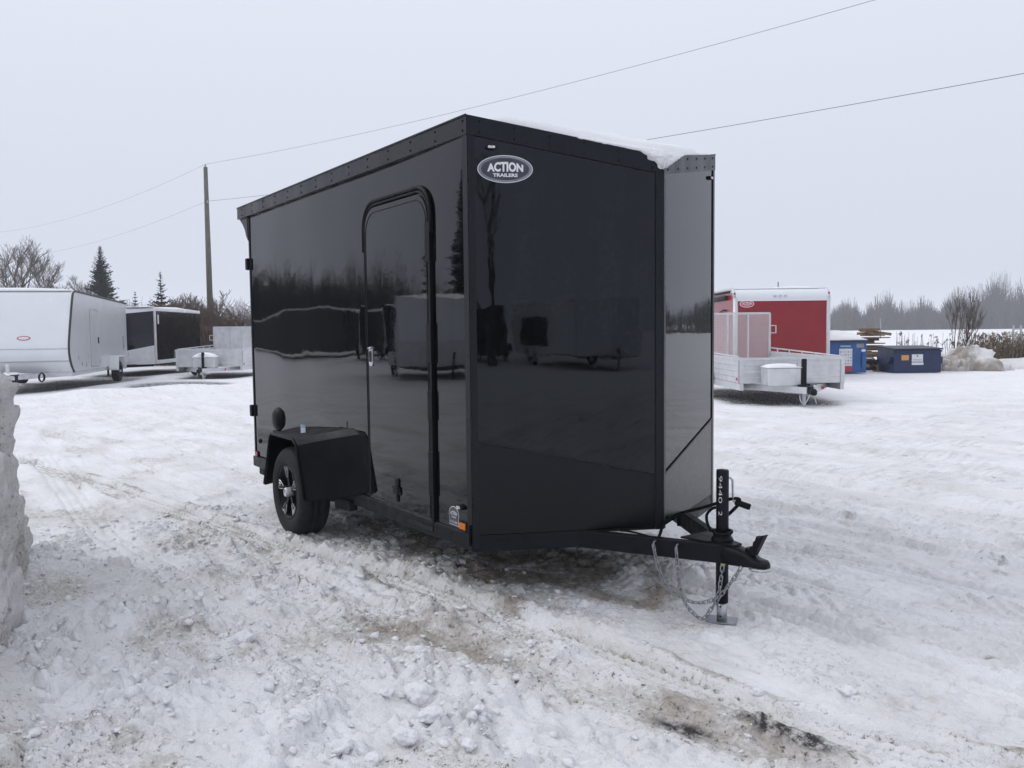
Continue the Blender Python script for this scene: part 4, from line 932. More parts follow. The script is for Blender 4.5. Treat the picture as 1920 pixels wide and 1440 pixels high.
# white trailer with swept front
def wedge(loc, rz):
    t = thing('snowmobile_trailer', 'long white enclosed trailer with swept front and charcoal edge piping', 'trailer', loc, rz); hw = 1.25; z0 = .50
    pf = smooth_path([(-.05, 0, z0), (.16, 0, .68), (.30, 0, .92), (.33, 0, 1.12), (.27, 0, 1.40), (.02, 0, 2.05), (-.16, 0, 2.45), (-.25, 0, 2.58), (-.42, 0, 2.64)], 4)
    pf = [(p.x, p.z) for p in pf]; RL = 6.2
    side = pf + [(-RL - .10, 2.50), (-RL - .10, 2.42), (-RL, 2.22), (-RL, z0)]
    for s in (-1, 1):
        b = MB(); b.slab(side if s < 0 else [(-a, z) for a, z in side][::-1], (0, s * hw, 0), (1, 0, 0) if s < 0 else (-1, 0, 0), UZ, -.03, 0); sp = b.build('side_panel', 'whitegrey', t)
        b = MB(); b.tube([(a, s * (hw + .004), z) for a, z in pf + [(-RL - .1, 2.50)]], .028, 6); b.build('edge_piping', 'piping', sp, True)
    cuts = [0, 6, 12, 19, len(pf) - 1]
    for a, c_ in zip(cuts[:-1], cuts[1:]):
        b = MB(); seg = pf[a:c_ + 1]; k = len(seg)
        b.add([(x, -hw + .03, z) for x, z in seg] + [(x, hw - .03, z) for x, z in seg], [(i, i + 1, k + i + 1, k + i) for i in range(k - 1)]); b.build('front_panel', 'white', t, True)
    for i, rr in ((12, .012), (6, .022)):
        x, z = pf[i]; b = MB(); b.tube([(x + .004, -hw + .03, z), (x + .004, hw - .03, z)], rr, 6); b.build('panel_seam', 'zinc', t)
    b = MB(); b.add([(pf[-1][0], -hw, pf[-1][1]), (pf[-1][0], hw, pf[-1][1]), (-RL - .1, hw, 2.50), (-RL - .1, -hw, 2.50)], [(0, 1, 2, 3)]); b.build('roof', 'white', t)
    b = MB(); b.box((-RL + .02, 0, 1.36), (.04, 2.44, 1.7)); b.build('rear_door', 'whitegrey', t)
    b = MB(); b.box((-RL / 2 - .05, 0, z0 - .06), (RL, 2.4, .11)); b.build('frame', 'alu', t)
    # side towards the lane is y = +hw (left of travel)
    S_ = (0, hw, 0); U = (-1, 0, 0)
    b = MB(); pl = rrect(1.75, 2.62, .58, 2.18, .03, .05); b.slab(pl, S_, U, UZ, .0005, .012); dr_ = b.build('door', 'whitegrey', t)
    b = MB(); b.tube(path3(pl + pl[:1], S_, U, .012), .012, 5, False); b.build('door_frame', 'zinc', dr_)
    b = MB(); b.slab(rrect(2.50, 2.58, 1.22, 1.40, .01), S_, U, UZ, .012, .03); b.build('door_handle', 'plastic', dr_)
    b = MB(); b.slab(rrect(5.6, 5.78, .98, 1.42, .03), S_, U, UZ, .0005, .02); b.build('side_vent', 'print_grey', t)
    for uu, zz, w_ in ((.55, .86, .10), (.85, .68, .09), (1.25, .64, .05), (2.75, .70, .05), (6.35, .80, .05)):
        b = MB(); b.slab(rrect(uu - w_ / 2, uu + w_ / 2, zz - .05, zz + .05, .02), S_, U, UZ, .0005, .008); b.build('side_plate', 'print_grey', t)
    for s in (-1, 1):
        wheel(t, (-4.25, s * (hw + .20), .335), s, detail=False)
        b = MB(); b.slab([(-.52, -.34), (-.40, .10), (.40, .10), (.52, -.34), (.47, -.34), (.37, .06), (-.37, .06), (-.47, -.34)], (-4.25, s * (hw + .13), .72), (1, 0, 0), UZ, -.13, .13); b.slab([(.38, .08), (.43, .08), (.55, -.30), (.50, -.30)], (-4.25, s * (hw + .13), .72), (1, 0, 0), UZ, -.13, .13); b.build('fender', 'white', t)
        b = MB(); b.bar((-.6, s * .9, z0 - .08), (1.25, s * .05, z0 - .08), .07, .11); b.build('drawbar_rail', 'alu', t)
    b = MB(); b.lathe([(.045, .06), (.045, .75), (.03, .76), (0, .76)], (.95, 0, 0), UZ, 10); b.build('jack', 'alu', t)
    b = MB(); b.lathe([(.16, .28), (.13, .33), (.13, .45), (.16, .5)], (.95, .1, 0), UZ, 12); b.build('jack_collar', 'rubber', t)
    b = MB(); b.bar((1.15, 0, z0 - .08), (1.55, 0, z0 - .08), .10, .12, .03); b.build('coupler', 'zinc', t)
    b = MB(); b.lathe([(.11, 0), (.13, .03), (.11, .06)], (.55, .62, .40), (.3, 1, 0), 14); b.build('cable_coil', 'rubber', t)
    # oval badge on the swept face
    i = 16; x, z = pf[i]; x2, z2 = pf[i + 1]; vv = Vector((x2 - x, 0, z2 - z)).normalized()
    O = Vector((x, .18, z)); U2 = Vector((0, 1, 0)); 
    def ov(a, b_, off, nm, m_, par):
        q = MB(); q.slab(ellipse(a, b_, 24), O, U2, vv, off, off + .004); return q.build(nm, m_, par)
    bd_ = ov(.16, .06, .002, 'badge', 'print_red', t); ov(.13, .04, .007, 'badge_field', 'print_white', bd_)
    return t
cw = site(-11.55, 22.1); hw_ = heading(.215, -.976); vw = Vector((math.cos(hw_), math.sin(hw_))); pw = Vector((-vw.y, vw.x))
loc_w = (cw[0] - pw.x * 1.25, cw[1] - pw.y * 1.25, 0)
wedge(loc_w, hw_)
snow_pad('roof_snow', lambda u, v: (*loc_to_world((-6.2 + u * 5.92, -1.18 + 2.36 * v, 0), loc_w, hw_)[:2], 2.505 + .135 * u, .07 + .03 * math.sin(u * 7 + v * 3)), 24, 10, 'snow covering the roof of the long white trailer')
snow_pad('tongue_snow', lambda u, v: (*loc_to_world((.35 + u * .9, -.32 + .64 * v * (1 - .4 * u) , 0), loc_w, hw_)[:2], .482, .05 + .02 * math.sin(u * 9 + v * 4)), 8, 6, 'snow on the drawbar of the long white trailer')

def utility(label, loc, rz, Wd, Ln, zt, zb, m, gate_h, box_at, group=None, gate_solid=False, lip=.12):
    """open aluminium trailer, +x to the coupler, origin under the middle of the front panel"""
    t = thing('utility_trailer', label, 'trailer', loc, rz, group); hw = Wd / 2
    b = MB(); b.box((-Ln / 2, 0, zb + .02), (Ln - .04, Wd - .06, .05)); b.build('deck', 'alu', t)
    def panel(O, U, ln, nm):
        nr = 4; h_ = (zt - zb - .05) / nr
        for k in range(nr):
            q = MB(); q.slab([(0, zb + k * h_ + .003), (ln, zb + k * h_ + .003), (ln, zb + (k + 1) * h_ - .003), (0, zb + (k + 1) * h_ - .003)], O, U, UZ, -.03, 0); q.build('side_board', m, t)
        q = MB(); q.slab([(-.02, zt - .05), (ln + .02, zt - .05), (ln + .02, zt), (-.02, zt)], O, U, UZ, -.045, .02); q.build('top_rail', m, t)
        for a in (0, ln - .07):
            q = MB(); q.slab([(a, zb), (a + .07, zb), (a + .07, zt - .05), (a, zt - .05)], O, U, UZ, .0015, .022); q.build('stake_post', m, t)
    panel((0, -hw, 0), (0, 1, 0), Wd, 'front'); panel((-Ln, -hw, 0), (1, 0, 0), Ln - .04, 'side'); panel((-.04, hw, 0), (-1, 0, 0), Ln - .04, 'side')
    for s in (-1, 1):
        q = MB()
        q.tube([(-.1, s * (hw - .02), zt + .01), (-Ln + .05, s * (hw - .02), zt + .085)], .016, 6); q.build('tie_rail', m, t)
        for k in range(5):
            xx = -.6 - k * (Ln - .8) / 4.4; q = MB(); q.tube([(xx, s * (hw - .02), zt), (xx, s * (hw - .02), zt + .01 + .075 * (-xx - .1) / (Ln - .15))], .014, 6); q.build('tie_rail_post', m, t)
        wheel(t, (-Ln * .55, s * (hw + .17), .33), s, detail=False, m_rim='alu')
        q = MB(); pr = [(.50 * math.cos(a), .44 * math.sin(a)) for a in [math.pi * i / 12 for i in range(13)]]; pr += [(.46 * math.cos(a), .40 * math.sin(a)) for a in [math.pi * (12 - i) / 12 for i in range(13)]]
        q.slab(pr, (-Ln * .55, s * (hw + .13), .36), (1, 0, 0), UZ, -.12, .12); q.build('fender', m, t)
        q = MB(); q.bar((-.7, s * hw * .92, zb - .08), (.95, s * .05, zb - .08), .06, .12); q.build('drawbar_rail', m, t)
        q = MB(); q.box((-Ln / 2, s * (hw - .04), zb - .07), (Ln, .07, .13)); q.build('frame_rail', m, t)
        q = MB(); q.slab(rrect(-.05, .05, -.03, .03, .008), (-.12, s * hw, zb + .08), (s * -1, 0, 0), UZ, .002, .03); q.build('side_marker', 'redlens', t)
    q = MB(); q.slab(rrect(.33, .46, zb - .11, zb - .06, .005), (0, 0, 0), Vector((.9, -hw * .55, 0)).normalized() * -1, UZ, 0, 0.001) if False else q.box((.12, .52, zb - .085), (.03, .12, .05), -.5, .004); q.build('reflector', 'redlens', t)
    GS = -1 if gate_solid else 1
    # ramp gate folded up at the tail
    g = MB(); x = -Ln - .03
    for yy in (-hw + .03, -hw * .42, hw * .0 - .05, hw * .45, hw - .03): g.bar((x, yy, zb), (x, yy, zb + gate_h), .07 if abs(yy) < .1 else .045, .03, up=(0, 1, 0))
    for zz in (zb + .02, zb + gate_h): g.bar((x, -hw + .03, zz), (x, hw - .03, zz), .03, .05)
    gt = g.build('ramp_gate', m, t)
    w_ = MB(); st = .075
    if gate_solid: w_.box((x - .01, 0, zb + gate_h / 2), (.012, Wd - .1, gate_h - .04))
    else:
        nn_ = int((Wd + gate_h) / st)
        for k in range(nn_):
            for sg in (-1, 1):
                a0 = -hw - gate_h + k * st; pts = []
                y0_, z0_, y1_, z1_ = a0, 0.0, a0 + gate_h, gate_h
                if y0_ < -hw: z0_ = -hw - y0_; y0_ = -hw
                if y1_ > hw: z1_ = gate_h - (y1_ - hw); y1_ = hw
                if z1_ - z0_ < .03: continue
                w_.bar((x, sg * y0_, zb + z0_), (x, sg * y1_, zb + z1_), .010, .024, up=(1, 0, 0))
    mo = w_.build('gate_mesh', 'galv' if not gate_solid else m, gt); mo['kind'] = 'stuff'
    q = MB(); q.tube([(x, GS * hw, zb + gate_h - .30), (x, GS * (hw + .12), zb + gate_h - .30), (x, GS * (hw + .12), zb + gate_h - .48), (x, GS * hw, zb + gate_h - .48)], .014, 6); q.build('gate_latch', m, gt)
    # tongue: tool box, jack, coupler
    bx, by, bw, bd2, bh = box_at
    q = MB(); q.box((bx, by, zb + bh / 2 - .02), (bd2, bw, bh), 0, .02); q.build('tool_box', m, t)
    q = MB(); q.box((.62, .0, zb + .18), (.085, .085, .62), 0, .015); jk_ = q.build('jack', 'steel', t)
    q = MB(); q.box((.62, 0, .16), (.06, .06, .30)); q.build('jack_leg', 'zinc', jk_)
    q = MB(); q.tube([(.62, -.05, zb + .42), (.62, -.13, zb + .42), (.62, -.13, zb + .30)], .012, 6); q.build('crank', 'zinc', jk_)
    q = MB(); q.bar((.72, 0, zb - .08), (1.16, 0, zb - .10), .11, .12, .03); q.bar((.7, .12, zb - .02), (1.0, 0, zb - .05), .06, .08); q.bar((.7, -.12, zb - .02), (1.0, 0, zb - .05), .06, .08); q.build('coupler', 'steel', t)
    for s in (-1, 1):
        q = MB(); q.tube(smooth_path([(.75, s * .12, zb - .13), (.85, s * .14, .12), (.98, s * .10, .10), (1.02, s * .03, zb - .14)], 4), .010, 5); q.build('safety_chain', 'zinc', t)
    return t
cr = site(5.40, 16.15); hr = heading(.02, -1.0)
utility('bare aluminium utility trailer with mesh ramp gate in front of the red trailer', cr, hr, 2.03, 4.3, .895, .40, 'alu', 1.42, (.42, -.36, .62, .45, .34))
# the oval sticker and snow cap of that trailer
snow_pad('tool_box_snow', lambda u, v: (*loc_to_world((.19 + .46 * u, -.68 + .64 * v, 0), cr, hr)[:2], .722, .075 * (1 - .5 * abs(2 * u - 1) ** 3) * (1 - .5 * abs(2 * v - 1) ** 3)), 8, 10, 'snow cap on the tool box of the trailer in front of the red one')
cl_ = site(-9.95, 27.6); hl = heading(.04, -1.0)
utility('aluminium utility trailer with solid ramp gate in front of the brown hedge', cl_, hl, 2.15, 3.9, .95, .38, 'alu', 1.32, (.42, .02, .70, .42, .34), gate_solid=True)
snow_pad('tool_box_snow', lambda u, v: (*loc_to_world((.19 + .46 * u, -.35 + .74 * v, 0), cl_, hl)[:2], .702, .14 * (1 - .7 * abs(2 * u - 1) ** 2) * (1 - .7 * abs(2 * v - 1) ** 2) + .02), 10, 12, 'domed snow cap on the tool box of the trailer before the hedge')
for lc, hz_, wd, lab in ((cr, hr, 2.03, 'snow left on the deck of the trailer in front of the red one'), (cl_, hl, 2.15, 'snow left on the deck of the trailer before the hedge')):
    snow_pad('deck_snow', lambda u, v: (*loc_to_world((-3.7 + 3.6 * u, -wd / 2 + .08 + (wd - .16) * v, 0), lc, hz_)[:2], .448, .06 + .02 * math.sin(u * 9 + v * 7)), 14, 10, lab)

# red enclosed trailer
def red_trailer(loc, rz):
    t = thing('enclosed_trailer', 'red enclosed trailer with white rounded roof front and silver corner posts', 'trailer', loc, rz); hw = 1.33; Ln = 7.0; z0, z1 = .45, 2.24
    b = MB(); b.box((-.02, 0, (z0 + z1) / 2), (.04, 2 * hw - .14, z1 - z0)); b.build('front_panel', 'red', t)
    b = MB(); b.box((-Ln / 2, 0, z0 - .02), (Ln - .02, 2 * hw - .1, .08)); b.build('floor', 'under', t)
    for s in (-1, 1):
        b = MB(); b.box((-Ln / 2, s * (hw - .02), (z0 + 2.44) / 2), (Ln - .1, .04, 2.44 - z0)); b.build('side_panel', 'red', t)
        b = MB(); b.tube([(-.055, s * (hw - .055), z0), (-.055, s * (hw - .055), 2.30)], .075, 12); b.build('corner_post', 'alu', t, True)
        b = MB(); b.tube([(-.055, s * (hw - .02), 2.30), (-.13, s * (hw - .02), 2.46), (-.30, s * (hw - .02), 2.55), (-Ln, s * (hw - .02), 2.55)], .045, 8); b.build('roof_band', 'alu', t, True)
    pr = [(-.005, z1)] + [(-.32 + .32 * math.cos(a), 2.28 + .26 * math.sin(a)) for a in [math.pi / 2 * i / 7 for i in range(8)]] + [(-.6, 2.54), (-.6, z1)]
    b = MB(); b.slab(pr, (0, 0, 0), (1, 0, 0), UZ, -hw + .05, hw - .05); b.build('roof_cap', 'white', t, False)
    b = MB(); b.box((-Ln / 2 - .25, 0, 2.535), (Ln - .5, 2 * hw - .06, .03)); b.build('roof', 'white', t)
    b = MB(); b.box((.004, 0, z1 - .01), (.02, 2 * hw - .16, .05)); b.build('cap_edge', 'white', t)
    for k in (-1, 0, 1):
        b = MB(); b.slab(rrect(-.04, .04, -.015, .015, .012), (.002, -.06 + k * .145 * -1 + .0, 2.34), (0, 1, 0), (-.15, 0, 1), .004, .03); b.build('roof_lamp', 'zinc', t)
    b = MB(); b.box((-Ln, 0, 1.4), (.04, 2 * hw - .1, 1.9)); b.build('rear_door', 'red', t)
    O = Vector((.0, -0.98, 2.13)); U = (0, 1, 0)
    # front normal is +x, seen with +y to the right of a viewer facing the panel mirrored; U x Z must be +x
    b = MB(); b.slab(ellipse(.20, .10, 24), O, U, UZ, .002, .006); bd_ = b.build('badge', 'print_white', t)
    b = MB(); b.slab(ellipse(.178, .080, 24), O, U, UZ, .007, .010); b.build('badge_ring', 'print_red', bd_)
    lettering('letters', 'ACTION', .27, .062, 'print_white', bd_, O + Vector((0, 0, -.025)), U, UZ, .013, .03, .3)
    lettering('letters', 'TRAILERS', .15, .022, 'print_white', bd_, O + Vector((0, 0, -.055)), U, UZ, .013, .02)
    # awning roll on the side that faces the black trailer, and a grab handle
    s = 1; b = MB(); b.tube([(-.75, -hw - .06, 2.33), (-3.6, -hw - .06, 2.33)], .075, 10); aw = b.build('awning_roll', 'piping', t, True)
    b = MB(); b.tube([(-.95, -hw - .001, 1.98), (-.95, -hw - .07, 1.98), (-1.35, -hw - .07, 1.93), (-1.35, -hw - .001, 1.93)], .02, 6); b.build('grab_handle', 'steel', t)
    for s in (-1, 1):
        for xx in (-3.6, -4.4): wheel(t, (xx, s * (hw - .16), .34), s, detail=False)
        b = MB(); b.bar((-.6, s * .9, z0 - .09), (1.2, s * .05, z0 - .09), .06, .12); b.build('drawbar_rail', 'steel', t)
    return t
crd = site(7.50, 23.3); hrd = heading(.0, -1.0)
red_trailer(crd, hrd)
snow_pad('roof_snow', lambda u, v: (*loc_to_world((-6.9 + 6.55 * u, -1.2 + 2.4 * v, 0), crd, hrd)[:2], 2.552, .05 + .03 * math.sin(u * 11 + v * 5)), 20, 10, 'snow covering the roof of the red trailer')

# ------------------------------------------------------------------ bins, timber, snow heap on the right
def bins():
    face = heading(0, -1)
    # blue cardboard bin: local +x towards the photographer, y to the viewer's right is -y of heading frame
    p = site(9.85, 26.3); t = thing('recycling_bin', 'tall blue recycling bin with white notice and snowy sloping lid', 'bin', p, face); hw = 1.0
    b = MB(); b.add([(.62, -hw, .06), (.62, hw, .06), (.62, hw, 1.0), (.62, -hw, 1.0), (-.9, -hw, .06), (-.9, hw, .06), (-.9, hw, 1.24), (-.9, -hw, 1.24)], [(0, 1, 2, 3), (4, 7, 6, 5), (0, 3, 7, 4), (1, 5, 6, 2), (0, 4, 5, 1)]); b.build('body', 'bin_blue', t)
    b = MB(); b.add([(.70, -hw - .04, 1.0), (.70, hw + .04, 1.0), (-.95, hw + .04, 1.245), (-.95, -hw - .04, 1.245), (.70, -hw - .04, 1.05), (.70, hw + .04, 1.05), (-.95, hw + .04, 1.295), (-.95, -hw - .04, 1.295)], [(0, 3, 2, 1), (4, 5, 6, 7), (0, 1, 5, 4), (1, 2, 6, 5), (2, 3, 7, 6), (3, 0, 4, 7)]); b.build('lid', 'navy_lid', t)
    b = MB(); b.box((.64, -.92, .55), (.05, .10, .9)); b.build('corner_rib', 'bin_blue', t)
    F = (.62, 0, 0); U = (0, 1, 0)
    b = MB(); b.slab([(.17, .27), (.57, .27), (.57, .80), (.17, .80)], F, U, UZ, .002, .006); ps = b.build('notice', 'print_white', t)
    b = MB(); b.slab([(.19, .12), (.57, .10), (.57, .262), (.17, .262)], F, U, UZ, .002, .0065); b.build('notice_foot', 'print_red', ps)
    for i in range(5):
        for j in range(5):
            b = MB(); yy, zz = .21 + i * .08, .34 + j * .09; b.slab(rrect(yy - .016, yy + .016, zz - .016, zz + .016, .004, n=1), F, U, UZ, .0065, .008); b.build('pictogram', ('print_grey', 'logo_dark', 'print_blue')[(i * 2 + j) % 3], ps)
    b = MB(); b.slab([(.20, .85), (.52, .85), (.52, .90), (.20, .90)], F, U, UZ, .002, .005); b.build('sign_band', 'print_blue', t)
    b = MB(); b.slab([(.70, .83), (.92, .83), (.92, .95), (.70, .95)], F, U, UZ, .002, .005); b.build('plate', 'print_grey', t)
    b = MB(); b.slab(ellipse(.07, .045, 12), Vector(F) + Vector((0, .91, .74)), U, UZ, .002, .006); b.build('round_sticker', 'print_white', t)
    b = MB(); b.slab([(.86, .22), (.98, .22), (.98, .66), (.86, .66)], F, U, UZ, .0, .05); b.build('fork_pocket', 'bin_blue', t)
    snow_pad('lid_snow', lambda u, v: (*loc_to_world((.68 - 1.6 * u, -1.0 + 2.0 * v, 0), p, face)[:2], 1.055 + .24 * u, .06 + .03 * math.sin(u * 8 + v * 9)), 10, 12, 'snow covering the sloping lid of the blue recycling bin')
    p = site(12.46, 26.3); t = thing('dumpster', 'low navy blue dumpster with dark lid and white notice', 'dumpster', p, face); hw = .72; h_ = .74
    b = MB(); b.add([(.55, -hw, .04), (.55, hw, .04), (.55, hw, h_), (.55, -hw, h_), (-.62, -hw, .04), (-.62, hw, .04), (-.62, hw, .80), (-.62, -hw, .80)], [(0, 1, 2, 3), (4, 7, 6, 5), (0, 3, 7, 4), (1, 5, 6, 2), (0, 4, 5, 1)]); b.build('body', 'navy', t)
    b = MB(); b.box((.565, 0, h_ - .035), (.05, 2 * hw + .03, .06), 0, .01); b.build('rim', 'navy', t)
    for s in (-1, 1):
        b = MB(); a0, a1 = (-hw - .03, -.01) if s < 0 else (.01, hw + .03)
        b.add([(.62, a0, h_ + .01), (.62, a1, h_ + .01), (-.68, a1, .815), (-.68, a0, .815), (.62, a0, h_ + .045), (.62, a1, h_ + .045), (-.68, a1, .85), (-.68, a0, .85)], [(0, 3, 2, 1), (4, 5, 6, 7), (0, 1, 5, 4), (1, 2, 6, 5), (2, 3, 7, 6), (3, 0, 4, 7)]); b.build('lid', 'navy_lid', t)
        b = MB(); b.slab([(-.45, .30), (.30, .30), (.45, .42), (.45, .52), (-.45, .52)], (0, s * hw, 0), (1, 0, 0) if s < 0 else (-1, 0, 0), UZ, .0, .10); b.build('fork_pocket', 'navy', t)
    F = (.55, 0, 0)
    b = MB(); b.slab([(-.50, .42), (-.27, .42), (-.27, .58), (-.50, .58)], F, U, UZ, .002, .005); b.build('orange_sticker', 'print_orange', t)
    b = MB(); b.slab([(-.18, .37), (.16, .37), (.16, .60), (-.18, .60)], F, U, UZ, .002, .005); nt = b.build('notice', 'print_white', t)
    b = MB(); b.slab([(-.18, .275), (.18, .275), (.18, .352), (-.18, .352)], F, U, UZ, .002, .005); b.build('notice_strip', 'print_white', t)
    b = MB(); b.slab(ellipse(.03, .035, 12), Vector(F) + Vector((0, -.01, .55)), U, UZ, .0055, .007); b.build('emblem', 'print_grey', nt)
    for k in range(2):
        b = MB(); b.slab([(-.14, .39 + k * .045), (.12, .39 + k * .045), (.12, .405 + k * .045), (-.14, .405 + k * .045)], F, U, UZ, .0055, .007); b.build('print_line', 'print_grey', nt)
    # timber stack behind
    p = site(12.05, 28.4); t = thing('timber_pile', 'untidy pile of planks and pallets between the two bins', 'timber', p, face)
    for k in range(17):
        zz = .30 + k * .066 + rnd.uniform(-.012, .012); sh = rnd.uniform(-.16, .16) + (.10 if k > 11 else 0)
        b = MB(); b.box((rnd.uniform(-.1, .1), sh, zz), (rnd.uniform(.16, .9), rnd.uniform(.38, .95), rnd.choice((.035, .05, .085))), rnd.uniform(-.5, .5), .004); b.build('plank', 'plank', t)
    b = MB(); b.box((0, 0, .14), (.9, .7, .28)); b.build('bearer', 'plank', t)
    b = MB(); b.bar((.3, .65, 1.20), (.2, -.4, 1.36), .03, .09); b.build('plank', 'plank', t); b = MB(); b.bar((.3, -.2, .92), (.35, -.75, .98), .03, .12); b.build('plank', 'plank', t)
    p = site(11.48, 26.9); t = thing('scrap_heap', 'small heap of dark pipes and boards on the snow between the bins', 'scrap', p, face)
    for k in range(9):
        b = MB(); b.bar((rnd.uniform(-.2, .2), rnd.uniform(-.25, .1), .06 + k * .045), (rnd.uniform(-.2, .2), rnd.uniform(.1, .32), .08 + k * .04), .12, .10, .03); b.build('scrap_piece', 'rubble' if k % 4 else 'plank', t)
bins()
ph = site(14.75, 27.4)
def heap_out(a):
    c, s = math.cos(a), math.sin(a); u = RH * (1.45 * c) + FH * (.9 * s); return (ph[0] + u.x, ph[1] + u.y)
mound('snow_heap', 'lot', heap_out, [(1, -.1), (.98, .03), (.92, .10), (.85, .18), (.76, .26), (.66, .34), (.54, .43), (.42, .52), (.32, .60), (.22, .66), (.14, .70), (.07, .72)], .34, 1.9, 2.4, 'dirty ploughed snow heap beside the navy dumpster', 'snow heap', dirt=lambda p: max(0, min(1, .8 + 1.2 * mnoise.noise((p.x * 1.4, p.y * 1.4, p.z * 1.8)))), n=110)
ph2 = site(18.3, 28.6)
def heap2_out(a):
    c, s = math.cos(a), math.sin(a); u = RH * (3.2 * c) + FH * (.8 * s); return (ph2[0] + u.x, ph2[1] + u.y)
mound('snow_ridge', 'lot', heap2_out, [(1, -.08), (.97, .04), (.85, .12), (.68, .20), (.46, .28), (.22, .34)], .13, 1.6, 5.4, 'low dirty snow ridge trailing off from the ploughed heap', 'snow heap', dirt=lambda p: max(0, min(1, .3 + 1.0 * mnoise.noise((p.x * 1.4, p.y * 1.4, 4)))), n=110)
# stepped metal ladder standing at the field edge
p = site(18.05, 30.0); t = thing('lattice_ladder', 'grey metal ladder standing among the dry weeds', 'ladder', p, heading(1, .25))
for s in (-1, 1):
    b = MB(); b.bar((s * .19, 0, 0), (s * .16, 0, 1.45), .05, .05); b.build('stile', 'zinc', t)
for k in range(8):
    b = MB(); b.bar((-.18, 0, .12 + k * .17), (.18, 0, .12 + k * .17), .035, .03); b.build('rung', 'zinc', t)

# ------------------------------------------------------------------ poles and overhead wires
def utility_pole(p, h, label):
    t = thing('utility_pole', label, 'utility pole', p)
    b = MB(); b.tube([(0, 0, -.3), (0, 0, h * .5), (0, 0, h)], [.165, .14, .10], 14); b.build('pole', 'pole', t, True)
    b = MB(); b.lathe([(.03, 0), (.05, .03), (.03, .06), (.05, .09), (.02, .15), (0, .15)], (0, 0, h), UZ, 10); b.build('insulator', 'print_grey', t, True)
    b = MB(); b.box((.12, 0, h - 1.75), (.14, .05, .12), 0, .01); b.build('bracket', 'zinc', t)
    return t
P0 = site(-15.36, 43.0); P1 = site(15.1, 16.5); P2 = site(-46.6, 69.5)
utility_pole(P0, 9.85, 'tall weathered timber utility pole rising behind the brown hedge')
utility_pole(P1, 9.85, 'timber utility pole standing by the field edge beyond the utility trailer')
utility_pole(P2, 9.85, 'distant timber utility pole behind the bare trees')
def wire(a, c_, sag, r_, label):
    b = MB(); pts = []
    for i in range(33):
        t_ = i / 32; q = Vector(a).lerp(Vector(c_), t_); q.z -= 4 * sag * t_ * (1 - t_); pts.append(q)
    b.tube(pts, r_, 5); return tag(b.build('overhead_wire', 'wire', None, True), label, 'wire', 'overhead wires')
up = lambda P, z: (P[0], P[1], z)
wire(up(P0, 10.0), up(P1, 9.95), 0.5, .0058, 'upper overhead wire running from the pole top above the black trailer')
wire(up(P0, 8.15), up(P1, 7.2), .35, .0072, 'lower overhead wire running behind the black trailer roof')
wire(up(P0, 10.0), up(P2, 9.95), 1.2, .0045, 'thin upper wire going from the pole towards the bare trees')
wire(up(P0, 8.15), up(P2, 8.0), 1.2, .0045, 'thin lower wire going from the pole towards the bare trees')
p = site(19.0, 60.0); b = MB(); b.tube([(0, 0, 0), (0, 0, 2.6), (0, 0, 4.7)], [.06, .05, .03], 8); tag(b.build('mast', 'steel', None, False, p), 'thin dark mast rising above the red trailer roof', 'mast')
p = site(43.9, 100.0); b = MB(); b.tube([(0, 0, -.2), (0, 0, 1.2), (0, 0, 2.4)], [.08, .07, .06], 8); tag(b.build('field_post', 'print_grey', None, False, p), 'pale post standing far out in the snow field', 'post')

# ------------------------------------------------------------------ trees and shrubs
def bare_tree(seed, h, spread, trunks=1, depth=5, kids=4, thick=1.0, lean=0.0, min_r=.012):
    rg = random.Random(seed); segs = {0: [], 1: []}
    def grow(p, d, ln, r_, lv):
        n_ = 3; pts = [p]; q = p
        for i in range(n_):
            d = (d + Vector((rg.uniform(-.14, .14), rg.uniform(-.14, .14), rg.uniform(-.02, .10)))).normalized(); q = q + d * ln / n_; pts.append(q)
        rads = [max(min_r, r_ * (1 - .45 * i / n_)) for i in range(n_ + 1)]
        segs[0 if lv <= 1 else 1].append((pts, rads, 5 if lv <= 1 else 3))
        if lv >= depth: return
        k = kids + (1 if lv >= 2 else 0)
        for i in range(k):
            t_ = rg.uniform(.35, 1.0) if i < k - 1 else 1.0; idx = min(n_ - 1, int(t_ * n_)); base = pts[idx].lerp(pts[idx + 1], t_ * n_ - idx) if t_ < 1 else pts[-1]
            a = rg.uniform(0, 6.28); sp = spread * rg.uniform(.5, 1.1) * (.55 if i == k - 1 else 1)
            side = Vector((math.cos(a), math.sin(a), 0)); nd = (d * (1 - sp * .4) + side * sp + Vector((0, 0, .18))).normalized()
            grow(base, nd, ln * rg.uniform(.52, .74), max(min_r, r_ * .55), lv + 1)
    for k in range(trunks):
        a = rg.uniform(0, 6.28); o = .0 if trunks == 1 else .025 * h
        grow(Vector((o * math.cos(a), o * math.sin(a), -.1)), (Vector((lean, 0, 1)) + (Vector((math.cos(a), math.sin(a), 0)) * (.25 if trunks > 1 else .03))).normalized(), h * .38, h * .017 * thick, 0)
    return segs
def segs_mesh(lst):
    b = MB()
    for pts, rads, n_ in lst: b.tube(pts, rads, n_, False)
    return b
def plant_bare(name, label, cat, p, seed, h, spread, group=None, m=('bark', 'twig'), **kw):
    sg = bare_tree(seed, h, spread, **kw); t = thing(name, label, cat, p, 0, group)
    zmax = max(q.z for l_ in sg.values() for pts, _, _ in l_ for q in pts); k = h / zmax
    for o, (key, nm, mm) in enumerate(((0, 'trunk', m[0]), (1, 'crown', m[1]))):
        b = segs_mesh(sg[key]); b.v = [(x * k, y * k, z * k) for x, y, z in b.v]
        if b.v: b.build(nm, mm, t, False)
    return t
